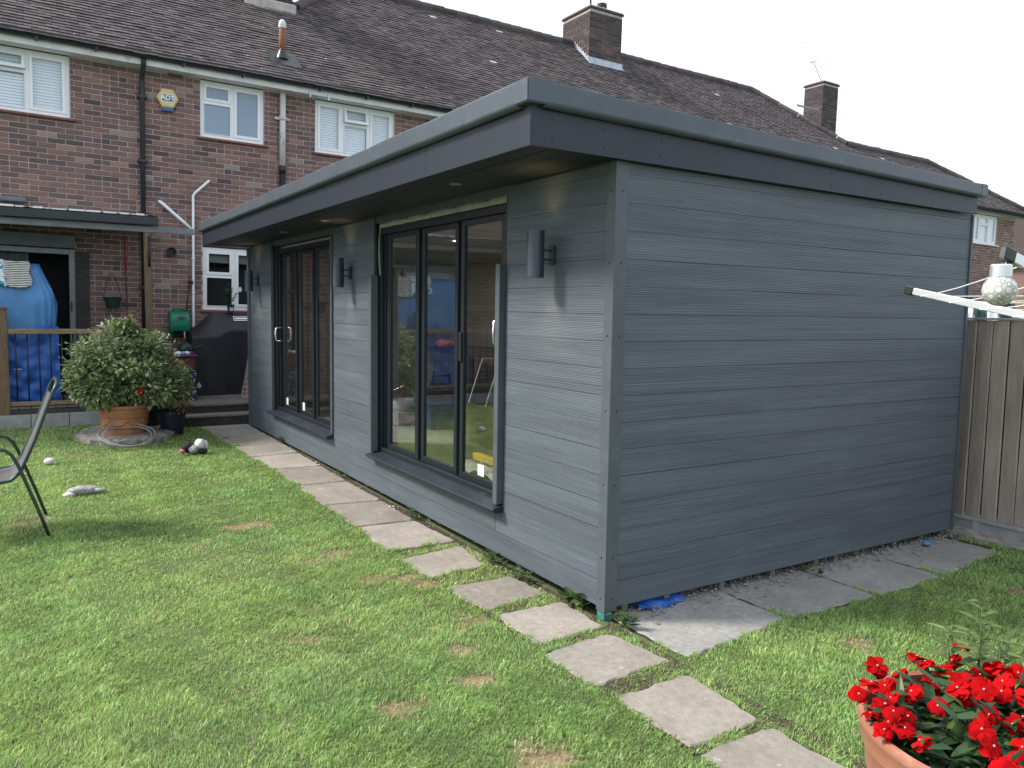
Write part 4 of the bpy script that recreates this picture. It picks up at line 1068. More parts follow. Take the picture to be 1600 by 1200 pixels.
def deck_clutter():
    t = thing('hose_reel', 'green plastic hose reel fixed to the brick wall', 'hose reel', (-.585, YF-.13, 1.22))
    prof = [(YF-.005, 1.27), (YF-.12, 1.245), (YF-.20, 1.29), (YF-.245, 1.38), (YF-.25, 1.48), (YF-.225, 1.57), (YF-.16, 1.64), (YF-.08, 1.665), (YF-.005, 1.66)]
    m = MB(); m.prism(prof, -.73, -.44, 'x'); m.build('drum_case', 'reel_green', t, bevel=.018, seg=2, smooth=True, auto=50)
    MB().tube([(-.68, YF-.12, 1.64), (-.67, YF-.13, 1.69), (-.57, YF-.13, 1.70), (-.50, YF-.12, 1.69), (-.48, YF-.12, 1.64)], .016, 8).build('carry_handle', 'reel_green', t, smooth=True)
    def oval(cx, cz, rx, rzz, y, mat): 
        q = MB(); n = 18; q.add([(cx+rx*math.cos(2*math.pi*k/n), y, cz+rzz*math.sin(2*math.pi*k/n)) for k in range(n)], [tuple(range(n))]); q.build('slot', mat, t)
    q = MB(); n = 18; q.add([(-.565+.06*math.cos(2*math.pi*k/n), YF-.236-.012*math.sin(2*math.pi*k/n)*-1.2, 1.545+.025*math.sin(2*math.pi*k/n)) for k in range(n)], [tuple(range(n))]); q.build('slot', 'black', t)
    q = MB(); q.add([(-.69, YF-.215, 1.285), (-.48, YF-.215, 1.285), (-.48, YF-.25, 1.345), (-.69, YF-.25, 1.345)], [(0, 1, 2, 3)]); q.build('slot', 'black', t)
    MB().tube([(-.83, YF-.1, 1.40), (-.73, YF-.12, 1.42)], .013, 8).build('crank', 'reel_green', t)
    MB().tube([(-.53, YF-.26, 1.33), (-.53, YF-.27, 1.24), (-.53, YF-.28, 1.16)], [.02, .014, .012], 8).build('nozzle', 'brass', t, smooth=True)
    MB().tube([(-.44, YF-.1, 1.46), (-.40, YF-.06, 1.45), (-.36, YF-.04, 1.40), (-.34, YF-.04, 1.35)], .012, 8).build('hose_tail', 'grey_hose', t, smooth=True)
    k = thing('hanging_brush', 'black long handled brush hanging beside the white waste pipe', 'brush', (-.45, YF-.08, 1.7))
    MB().tube([(-.47, YF-.1, 1.66), (-.44, YF-.09, 1.9), (-.41, YF-.08, 2.08)], .010, 8).build('handle', 'black', k, smooth=True)
    m = MB(); m.lathe([(0, -.03), (.035, -.02), (.045, .0), (.03, .03), (0, .035)], (-.395, YF-.09, 2.12), 12); m.build('head', 'black', k, smooth=True)
    b = thing('wall_bucket', 'dark green bucket hanging on the brick wall under the canopy', 'bucket', (-1.54, YF-.12, 1.70))
    MB().lathe([(0, 0), (.085, 0), (.122, .15), (.135, .155), (.135, .17), (.115, .17), (.10, .1), (0, .1)], (-1.535, YF-.14, 1.69), 22).build('pail', 'dark_green', b, smooth=True, auto=40)
    MB().tube([(-1.66, YF-.14, 1.86), (-1.6, YF-.06, 2.1), (-1.535, YF-.02, 2.24), (-1.47, YF-.06, 2.1), (-1.41, YF-.14, 1.86)], .006, 6).build('bail', 'black', b)
    r = thing('red_pole', 'thin pole with a red upper half leaning on the brick wall', 'pole', (-1.33, YF-.05, DK))
    MB().tube([(-1.335, YF-.07, 2.80), (-1.335, YF-.06, 2.28)], .016, 8).build('red_sleeve', 'dark_red2', r, smooth=True)
    MB().tube([(-1.335, YF-.06, 2.28), (-1.31, YF-.04, DK)], .011, 8).build('shaft', 'dark_timber', r, smooth=True)
    tb = thing('red_tub', 'dark red plastic tub full of odds and ends behind the shrub', 'tub', (-.68, 9.3, .80))
    m = MB(); m.prism([(-.82, 9.10), (-.55, 9.10), (-.55, 9.45), (-.82, 9.45)], .79, .99); m.build('tub_body', 'dark_red', tb, bevel=.015)
    MB().box(-.85, -.515, 9.07, 9.48, .985, 1.015).build('rim', 'dark_red', tb, bevel=.006)
    for i, (x, mt, w) in enumerate(((-.78, 'laundry_white', .05), (-.70, 'laundry_blue', .04), (-.64, 'sticker', .045), (-.57, 'crate_blue', .035), (-.74, 'sticker', .03))):
        m = MB(); m.lathe([(0, 0), (w, .0), (w*1.05, .03), (w*.6, .05), (0, .055)], (x, 9.2+.04*i, 1.01), 10)
        tag(m.build(['saucer', 'bowl', 'paper_roll', 'blue_ball', 'cup'][i], mt, smooth=True), ['white plastic saucer lying in the dark red tub', 'pale blue bowl lying in the dark red tub', 'white roll lying in the dark red tub', 'dark blue ball at the right of the dark red tub', 'small white cup at the left of the dark red tub'][i], 'clutter')
    m = MB(); m.grid(lambda u, v: (-.86+.32*u+.012*math.sin(v*9), 9.12-.02*math.sin(u*9+v*5), DK+.002+.455*v), 14, 10); m.box(-.84, -.56, 9.14, 9.42, DK, .785)
    tag(m.build('printed_bag', 'navy_print', smooth=True, auto=40), 'navy bag with pale print under the dark red tub', 'bag')
    m = MB(); c = thing('watering_can', 'dark green watering can on the tub below the hose reel', 'watering can', (-.60, 9.38, 1.0))
    MB().lathe([(0, 0), (.10, 0), (.115, .07), (.09, .13), (.04, .16), (0, .165)], (-.62, 9.52, 1.02), 18).build('can_body', 'dark_green', c, smooth=True)
    MB().tube([(-.54, 9.50, 1.06), (-.44, 9.46, 1.12), (-.38, 9.44, 1.16)], [.022, .015, .012], 8).build('spout', 'dark_green', c, smooth=True)
    MB().box(-.72, -.50, 9.4, 9.6, DK, 1.02).build('stand', 'dark_timber', c)
    m = MB(); m.grid(lambda u, v: (.10+.13*v+.34*u-.05*v*u, 9.12+.12*u+.02*math.sin(u*9), DK+.002+v*(.66-.1*u)), 10, 14)
    m.grid(lambda u, v: (.10+.13*v+.10*u, 9.12+.15*u+.05*v, DK+.002+v*.66), 6, 10)
    tag(m.build('spotted_cover', 'spotted', smooth=True), 'white cloth cover with red spots leaning beside the barbecue', 'cloth')
plain('dark_red2', (.30, .02, .045), .5, var=.1)
deck_clutter()

# ------------------------------------------------------------------ pots and shrub
def pots():
    pad = MB(); poly = [(-2.25, 7.80), (-2.13, 7.40), (-1.88, 7.12), (-1.55, 7.08), (-1.28, 7.22), (-1.10, 7.50), (-1.06, 7.95), (-1.12, 8.35), (-1.45, 8.62), (-2.0, 8.55)]
    o = rough_outline(poly, .018, .06); n = len(o); c = Vector((-1.65, 7.85))
    vs = [(p.x, p.y, .03) for p in o]+[(p.x+R(-.01, .01), p.y+R(-.01, .01), .105+R(-.012, .008)) for p in o]
    inn = [p.lerp(c, .14) for p in o]; vs += [(p.x, p.y, .125+R(-.008, .008)) for p in inn]
    pad.add(vs, [(i, (i+1) % n, n+(i+1) % n, n+i) for i in range(n)]+[(n+i, n+(i+1) % n, 2*n+(i+1) % n, 2*n+i) for i in range(n)]+[tuple(range(2*n, 3*n))])
    tag(pad.build('stone_pad', 'rough_stone'), 'rough broken stone slab under the big terracotta pot', 'slab'); SLABS.append(poly)
    x, y, z = -1.675, 7.62, .125
    t = thing('potted_shrub', 'large bushy variegated shrub in a big terracotta pot on a stone slab', 'shrub', (x, y, z))
    prof = [(0, 0), (.232, 0), (.240, .012), (.243, .075), (.256, .083), (.262, .092), (.258, .102), (.268, .215), (.282, .222), (.286, .232), (.281, .242), (.288, .25), (.284, .262), (.292, .272), (.293, .325), (.312, .333), (.318, .352), (.312, .372), (.292, .374), (.285, .34), (.0, .33)]
    p = MB().lathe(prof, (x, y, z), 56).build('pot', 'terracotta', t, smooth=True, auto=35)
    for k in range(8):                                     # moulded garlands
        a0 = k*math.pi/4; pts = []
        for i in range(9):
            u = i/8; a = a0+u*math.pi/4; r = .266; zz = z+.185-.055*hump(u)
            pts.append((x+(r-.004)*math.cos(a), y+(r-.004)*math.sin(a), zz))
        MB().tube(pts, [.008+.006*hump(i/8) for i in range(9)], 7).build('garland', 'terracotta', p, smooth=True)
        MB().lathe([(0, -.02), (.014, -.012), (.017, 0), (.014, .012), (0, .02)], (x+.266*math.cos(a0), y+.266*math.sin(a0), z+.19), 10).build('boss', 'terracotta', p, smooth=True)
    f = MB(); st = MB()
    cx, cy, cz = -1.64, 7.66, .93
    for k in range(26):
        a = R(0, 6.28); u = R(.2, 1); b = Vector((x+.1*math.cos(a), y+.1*math.sin(a), z+.32)); e = Vector((cx+.6*u*math.cos(a), cy+.5*u*math.sin(a), cz+R(-.2, .5)))
        st.tube([b, b.lerp(e, .5)+Vector((0, 0, .12)), e], [.012, .008, .004], 5, t=.3)
    st.build('stems', 'bark', t)
    core = [(-1.72, 7.60, 1.22, .32, .30), (-1.95, 7.62, 1.02, .34, .32), (-2.08, 7.58, .80, .24, .24), (-1.45, 7.62, 1.10, .32, .30), (-1.22, 7.66, .86, .28, .26), (-1.08, 7.62, .66, .20, .18), (-1.62, 7.45, .82, .40, .34), (-1.95, 7.45, .66, .24, .20), (-1.35, 7.42, .70, .28, .22), (-1.70, 7.80, .95, .42, .36)]
    lobes = [(Vector(q[:3]), q[3], q[4]) for q in core]
    for _ in range(34):
        q = random.choice(core); th, ph = R(0, 6.28), R(-.5, 1.4)
        lobes.append((Vector((q[0]+q[3]*.85*math.cos(th)*math.cos(ph), q[1]+q[3]*.8*math.sin(th)*math.cos(ph), q[2]+q[4]*.85*math.sin(ph))), R(.07, .15), R(.06, .13)))
    for k in range(10500):
        c, rx, rr = random.choice(lobes[:10]) if random.random() < .55 else random.choice(lobes[10:])
        th = R(0, 6.28); ph = math.acos(R(-1, 1)); rad = random.random()**.30
        d = Vector((math.sin(ph)*math.cos(th), math.sin(ph)*math.sin(th), math.cos(ph)))
        q = Vector((c.x+d.x*rx*rad*1.06, c.y+d.y*rx*.95*rad, c.z+d.z*rr*rad))
        if q.z < .44 and (q.x-x)**2+(q.y-y)**2 < .30**2: continue
        if q.z < .36 or q.z > 1.60: continue
        if abs(q.x-cx) > .76: continue
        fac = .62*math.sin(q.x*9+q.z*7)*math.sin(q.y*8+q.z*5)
        tt = min(.95, max(.02, random.gauss(.55, .22)+.14*fac+.10*(q.z-cz)))  # leaves paler towards the top, sky light put into their colour
        if random.random() < .003: tt = 1.0
        L = R(.045, .092); dd = (d+Vector((R(-.8, .8), R(-.8, .8), R(-.5, .5)))).normalized()
        f.leaf(q, dd, Vector((R(-.6, .6), R(-.6, .6), 1)), L, L*.46, tt)
    for k in range(110):                                    # loose shoots breaking the outline
        a = R(0, 6.28); el = R(-.1, 1.2); g0, grx, grr = random.choice(lobes[:10]); b = g0+Vector((grx*.95*math.cos(a)*math.cos(el), grx*.9*math.sin(a)*math.cos(el), grr*.95*math.sin(el))); d = Vector((math.cos(a)*math.cos(el), math.sin(a)*math.cos(el), math.sin(el)+.3)).normalized()
        for i in range(8):
            q = b+d*(R(.012, .020)*i); f.leaf(q, (d+Vector((R(-1, 1), R(-1, 1), R(-.6, .8)))), (R(-.5, .5), R(-.5, .5), 1), R(.04, .065), .024, R(.3, .9))
    f.build('foliage', 'bush_leaf', t)
    q = MB(); 
    for i in range(3): q.leaf((-1.55, 7.06, .70), (math.cos(i*2), -.3, .8*math.sin(i*2)+.2), (0, -1, .2), .045, .04, .5)
    q.build('red_flower', 'petal', t)
    # wire coil
    m = thing('wire_coil', 'loose coil of grey cable lying on the front of the stone slab', 'coil', (-1.68, 7.22, .1))
    for k in range(4):
        pts = []; r = .235+.014*k+R(-.006, .006); ox, oy = R(-.02, .02), R(-.015, .015)
        for i in range(49):
            a = 2*math.pi*i/48; px = r*math.cos(a)*1.12; py = r*math.sin(a)*1.15
            pts.append((-1.69+px+ox, 7.10+py+oy, .150+.012*k+.10*math.sin(a)*.9+.008*math.sin(a*3+k)))
        MB().tube(pts, .0065, 6).build('loop', 'grey_hose', m, smooth=True)
    # navy pot with fuchsia, and the dark pot behind
    t = thing('fuchsia_pot', 'navy plastic pot of pink fuchsia beside the big terracotta pot', 'plant', (-1.08, 7.75, .05))
    x, y = -1.09, 7.80
    MB().lathe([(0, 0), (.135, 0), (.172, .27), (.186, .275), (.186, .31), (.168, .31), (.16, .27), (0, .26)], (x, y, .05), 36).build('pot', 'navy_plastic', t, smooth=True, auto=35)
    f = MB(); fl = MB()
    for k in range(620):
        a = R(0, 6.28); r = .24*math.sqrt(random.random()); h = .30+.34*random.random()*(1-r/.30)
        f.leaf((x+r*math.cos(a)+.01, y+r*math.sin(a), .05+h), (math.cos(a)+R(-.6, .6), math.sin(a)+R(-.6, .6), R(-.4, .5)), (R(-.5, .5), R(-.5, .5), 1), R(.025, .045), .018, R(.05, .55))
    for k in range(110):
        a = R(-2.2, .6); r = R(.12, .24); h = R(.26, .52)
        p = (x+r*math.cos(a)+.03, y+r*math.sin(a), .05+h); fl.leaf(p, (R(-.3, .3), R(-.3, .3), -1), (math.cos(a), math.sin(a), 0), R(.02, .04), .018, R(0, 1))
    f.build('foliage', 'weed_leaf', t); stuff(fl.build('flowers', 'fuchsia', t))
    m = MB(); m.lathe([(0, 0), (.13, 0), (.17, .27), (.18, .28), (.17, .29), (.15, .27), (0, .25)], (-1.33, 8.22, .12), 30)
    tag(m.build('empty_pot', 'dark_plastic', smooth=True, auto=35), 'empty black plastic pot between the terracotta pot and the navy pot', 'pot')
pots()
def chair():
    t = thing('garden_chair', 'dark metal garden chair with grey mesh sling at the left edge', 'chair', (-2.95, 3.62, 0))
    ya, yb = 3.30, 3.98
    for y, dz in ((ya, 0), (yb, .0)):
        MB().tube([(-2.632, y, .02), (-2.70, y, .24), (-2.790, y, .51), (-2.815, y, .58), (-2.845, y, .645), (-2.885, y, .685), (-2.94, y, .70), (-3.28, y, .69), (-3.33, y, .665), (-3.345, y, .62), (-3.33, y, .4), (-3.36, y, .02)], .0125, 10).build('arm_frame', 'chair_frame', t, smooth=True)
    yi, yj = ya+.045, yb-.045
    side = lambda y: [(-3.38, y, .43), (-3.30, y, .46), (-3.1, y, .455), (-2.92, y, .445), (-2.86, y, .455), (-2.825, y, .485), (-2.79, y, .53), (-2.70, y, .74), (-2.615, y, .98), (-2.575, y, 1.09)]
    top = [(-2.553, yi+.02, 1.135), (-2.545, yi+.09, 1.155), (-2.542, (yi+yj)/2, 1.165), (-2.545, yj-.09, 1.155), (-2.553, yj-.02, 1.135)]
    MB().tube(side(yi)+top+side(yj)[::-1], .0125, 10).build('sling_frame', 'chair_frame', t, smooth=True)
    pr = side(0)[1:]
    def on(v):
        k = v*(len(pr)-1.35); i = min(len(pr)-2, int(k)); a, b = Vector(pr[i]), Vector(pr[i+1]); return a.lerp(b, k-i)
    m = MB(); m.grid(lambda u, v: (on(v).x-.002+.012*hump(u), yi+.012+(yj-yi-.024)*u, on(v).z-.018*hump(u)*(1 if v < .45 else .2)), 8, 30); m.build('sling', 'chair_mesh', t, smooth=True)
    MB().tube([(-2.775, ya, .47), (-2.80, yi, .50)], .009, 8).build('joint', 'chair_frame', t); MB().tube([(-2.775, yb, .47), (-2.80, yj, .50)], .009, 8).build('joint', 'chair_frame', t)
    MB().tube([(-3.33, ya, .42), (-3.33, yb, .42)], .010, 8).build('cross_bar', 'chair_frame', t, smooth=True)
chair()
def blob(name, mat, c, r, parent, n=14, amp=.12, seed=0):
    m = MB(); vs = []; rows = 10
    for j in range(rows+1):
        ph = math.pi*j/rows
        for k in range(n):
            th = 2*math.pi*k/n; q = 1+amp*math.sin(th*3+seed)*math.sin(ph*2+seed)+amp*.6*math.sin(th*5+ph*4+seed*2)
            vs.append((c[0]+r[0]*q*math.sin(ph)*math.cos(th), c[1]+r[1]*q*math.sin(ph)*math.sin(th), c[2]+r[2]*q*math.cos(ph)))
    m.add(vs, [(j*n+k, (j+1)*n+k, (j+1)*n+(k+1) % n, j*n+(k+1) % n) for j in range(rows) for k in range(n)])
    return m.build(name, mat, parent, smooth=True)
def toys():
    t = thing('plush_toy', 'black and white plush toy with pink ends lying near the path', 'toy', (-1.08, 6.2, .04))
    blob('body', 'toy_black', (-1.15, 6.22, .115), (.085, .08, .06), t, seed=1); blob('belly', 'toy_grey', (-1.11, 6.17, .10), (.06, .06, .05), t, seed=2)
    blob('head', 'toy_white', (-1.03, 6.2, .145), (.065, .07, .065), t, seed=3); blob('ear', 'toy_white', (-.975, 6.22, .125), (.04, .05, .055), t, seed=4)
    blob('ear', 'toy_black', (-1.0, 6.26, .165), (.04, .03, .035), t, seed=6); blob('paw', 'pink', (-1.225, 6.19, .085), (.03, .03, .028), t, seed=5); blob('paw', 'toy_black', (-1.02, 6.14, .075), (.06, .035, .03), t, seed=8)
    t = thing('chewed_toy', 'flat grey and white spotted chew toy lying on the open lawn', 'toy', (-2.3, 4.6, .03))
    blob('body', 'toy_grey', (-2.33, 4.62, .065), (.13, .06, .042), t, 18, .10, 7); blob('tail', 'toy_grey', (-2.21, 4.60, .058), (.075, .035, .022), t, 12, .1, 8); blob('snout', 'toy_white', (-2.44, 4.58, .045), (.05, .035, .022), t, 12, .1, 9)
    o = blob('ball', 'toy_white', (-2.545, 6.24, .072), (.052, .048, .036), None, 18, .05, 2); tag(o, 'small white ball lying on the lawn behind the chair', 'ball')
toys()

# ------------------------------------------------------------------ fence on the right, clothes dryer, neighbours
def fence():
    t = thing('board_fence', 'weathered featheredge board fence on concrete gravel boards at the right', 'fence', (3.87, -.5, 0))
    y = 3.0; i = 0
    while y > -3.2:
        w = .122+R(-.008, .008); lean = R(-.004, .004); m = MB(); tw = R(-.006, .004)
        vs = []
        for z in (.125, 1.735):
            a, b = y+lean*(z-.9), y-w+.006+lean*(z-.9)
            vs += [(3.866, a, z), (3.842+tw, b+.004, z), (3.860+tw, b, z), (3.872, a, z)]
        m.add(vs, [(3, 2, 1, 0), (4, 5, 6, 7), (0, 1, 5, 4), (1, 2, 6, 5), (2, 3, 7, 6), (3, 0, 4, 7)]); m.build('board', 'fence_wood', t)
        y -= w
    for z in (.3, .95, 1.6): MB().box(3.876, 3.95, -3.2, 3.0, z-.05, z+.05).build('rail', 'dark_timber', t)
    MB().box(3.951, 3.96, -3.2, 3.0, .125, 1.73).build('gap_shade_sheet', 'dark_timber', t)  # added dark sheet, makes the gaps between the boards look shaded
    MB().box(3.838, 3.885, -3.2, 3.0, 1.737, 1.755).build('capping', 'gravel_board', t, bevel=.003)
    for a, b in ((-3.2, -1.66), (-1.64, .0+.18), (.20, 3.0)):
        pass
    g = MB(); g.box(3.852, 3.885, -3.2, 3.0, -.05, .122); gb = g.build('gravel_board', 'gravel_board', t)
    MB().box(3.835, 3.851, -3.2, 3.0, .090, .121).build('upper_rib', 'gravel_board', gb, bevel=.003); MB().box(3.835, 3.851, -3.2, 3.0, -.04, .012).build('lower_rib', 'gravel_board', gb, bevel=.003)
    for y in (2.2, 1.3, .5, -.03, -.95, -1.9): MB().box(3.835, 3.851, y-.03, y+.03, .012, .089).build('rib', 'gravel_board', gb, bevel=.002)
    k = MB(); o = rough_outline([(3.62, -2.5), (3.83, -2.5), (3.83, .6), (3.64, .6)], .02, .08); n = len(o)
    k.add([(p.x, p.y, -.03) for p in o]+[(p.x, p.y, .012+R(-.012, .016)) for p in o], [(i, (i+1) % n, n+(i+1) % n, n+i) for i in range(n)]+[tuple(range(n, 2*n))])
    tag(k.build('concrete_haunch', 'rough_stone'), 'rough concrete footing along the bottom of the fence', 'footing')
fence()
SLABS.append([(3.60, -2.5), (3.9, -2.5), (3.9, .6), (3.60, .6)])
def dryer():
    hub = Vector((.944, -2.26, 1.635))
    t = thing('rotary_dryer', 'aluminium rotary clothes dryer with white lines at the right edge', 'clothes dryer', (hub.x, hub.y, 0))
    tips = [Vector((1.046, -1.048, 1.887)), Vector((-.226, -2.143, 1.947))]
    d1 = tips[0]-hub; d2 = tips[1]-hub
    tips += [hub+Vector((-d1.x, -d1.y, d1.z)), hub+Vector((-d2.x, -d2.y, d2.z))]
    MB().tube([(hub.x, hub.y, 0), (hub.x, hub.y, 1.98)], .022, 14).build('pole', 'aluminium', t, smooth=True)
    MB().tube([(hub.x, hub.y, 1.57), (hub.x, hub.y, 1.69)], .045, 14).build('hub', 'dark_plastic', t, smooth=True)
    for tp in tips:
        d = (tp-hub).normalized(); s = d.cross(Vector((0, 0, 1))).normalized(); u = s.cross(d)
        def bar(a, b, w, h, name, mat, bv=.003):
            m = MB(); vs = []
            for p in (a, b):
                vs += [p+s*w+u*h, p-s*w+u*h, p-s*w-u*h, p+s*w-u*h]
            m.add(vs, [(0, 1, 2, 3), (7, 6, 5, 4), (0, 4, 5, 1), (1, 5, 6, 2), (2, 6, 7, 3), (3, 7, 4, 0)]); return m.build(name, mat, t, bevel=bv)
        bar(hub+d*.04, tp-d*.02, .010, .017, 'arm', 'aluminium'); bar(tp-d*.04, tp+d*.012, .014, .022, 'end_cap', 'dark_plastic', .006)
        MB().tube([Vector((hub.x, hub.y, 1.95)), hub+d*.62], .007, 6).build('strut', 'aluminium', t)
    for k in range(6):
        fr = .94-k*.125
        for i in range(4):
            a = hub+(tips[i]-hub)*fr-Vector((0, 0, .018)); b = hub+(tips[(i+1) % 4]-hub)*fr-Vector((0, 0, .018))
            mid = a.lerp(b, .5)-Vector((0, 0, .012)); MB().tube([a, a.lerp(mid, .5)-Vector((0, 0, .003)), mid, mid.lerp(b, .5)-Vector((0, 0, .003)), b], .0022, 5).build('washing_line', 'white_cord', t)
    p = Vector((-.243, -2.144, 1.836)); g = thing('solar_globe', 'hanging solar globe light with pale crackled ball and metal top', 'solar light', tuple(p), None)
    MB().lathe([(0.001, -.0475)]+[(.0475*math.cos(a), .0475*math.sin(a)) for a in np.linspace(-1.5, 1.15, 18)], tuple(p), 32).build('globe', 'globe', g, smooth=True)
    MB().lathe([(.026, .038), (.030, .041), (.030, .074), (.026, .078), (0, .078)], tuple(p), 28).build('solar_cap', 'aluminium', g, smooth=True, auto=40)
    MB().tube([p+Vector((.024, 0, .075)), p+Vector((.026, .0, .10)), p+Vector((.018, 0, .118)), p+Vector((.014, .0, .125))], .0018, 6).build('hanging_loop', 'white_cord', g)
dryer()
def neighbours():
    ln = thing('neighbour_line', 'washing line post and cord seen just above the fence', 'washing line', (5.0, .8, 0))
    MB().tube([(5.05, 1.6, 1.98), (5.0, .6, 1.90), (4.95, -.6, 1.95)], .004, 6).build('cord', 'white_cord', ln); MB().tube([(5.05, 1.6, 0), (5.05, 1.6, 2.0)], .03, 8).build('post', 'brown_wood', ln)
    for nm, y0, y1, z, mt, lab in (('white_towel', .82, .73, 1.86, 'laundry_white', 'pale blue cloth on the line beside the cabin corner'), ('green_garment', .72, .62, 1.88, 'bin_green', 'dark green garment hanging behind the fence'), ('blue_shirt', .61, .50, 1.89, 'laundry_white', 'pale blue shirt hanging in the middle behind the fence'), ('black_garment', .49, .36, 1.89, 'laundry_dark', 'black garment hanging behind the fence under the globe light'), ('dark_trousers', .26, .1, 1.86, 'laundry_dark', 'dark trousers hanging at the right behind the fence'), ('blue_towel', .09, -.1, 1.88, 'laundry_blue', 'blue cloth hanging at the far right behind the fence')):
        m = MB(); m.grid(lambda u, v: (5.0+.02*math.sin(u*9+v*3), y0+(y1-y0)*u-.03*(1-v)*(u-.5), z-.6*(1-v)), 8, 8)
        o = m.build(nm, mt, smooth=True); o.modifiers.new('thickness', 'SOLIDIFY').thickness = .008; tag(o, lab, 'laundry')
    b = thing('neighbour_shrub', 'light green shrub showing above the fence', 'shrub', (7.5, 1.2, 0)); m = MB()
    for k in range(2500):
        a = R(0, 6.28); u = R(-1, 1); r = random.random()**.4; q = (7.4+.9*r*math.cos(a)*math.sqrt(1-u*u), 1.0+1.5*r*math.sin(a)*math.sqrt(1-u*u), 1.35+.75*r*u)
        m.leaf(q, (R(-1, 1), R(-1, 1), R(-.5, 1)), (R(-.5, .5), R(-.5, .5), 1), R(.05, .09), .04, R(0, 1))
    m.build('foliage', 'tree_leaf', b); MB().tube([(7.4, 1, 0), (7.4, 1, 1.2)], .04, 8).build('stem', 'bark', b)
    # far house and tree between
    h = thing('far_house', 'distant house with tiled roof beyond the end of the terrace', 'house', (42, 18, 0))
    MB().box(38.5, 47, 13, 22, 0, 4.6).build('wall', 'brick', h)
    m = MB(); m.add([(38, 12.6, 4.5), (47.5, 12.6, 4.5), (47.5, 22.4, 4.5), (38, 22.4, 4.5), (38, 17.5, 7.2), (47.5, 17.5, 7.2)], [(0, 1, 5, 4), (2, 3, 4, 5), (0, 4, 3), (1, 2, 5)]); m.build('roof', 'far_tile', h)
    tr = thing('far_tree', 'distant green tree beyond the brick terrace', 'tree', (49, 21, 0))
    MB().tube([(50, 21.5, 0), (50, 21.5, 5)], [.3, .15], 8).build('trunk', 'bark', tr); m = MB()
    for k in range(4000):
        a = R(0, 6.28); u = R(-1, 1); r = random.random()**.4; w = 1+.25*math.sin(a*3+u*4)
        m.leaf((50+2.6*r*w*math.cos(a)*math.sqrt(1-u*u), 21.5+2.6*r*w*math.sin(a)*math.sqrt(1-u*u), 6.0+2.1*r*u*w), (R(-1, 1), R(-1, 1), R(-.5, 1)), (R(-.5, .5), R(-.5, .5), 1), R(.2, .35), .18, R(0, 1))
    m.build('crown', 'tree_leaf', tr)
neighbours()

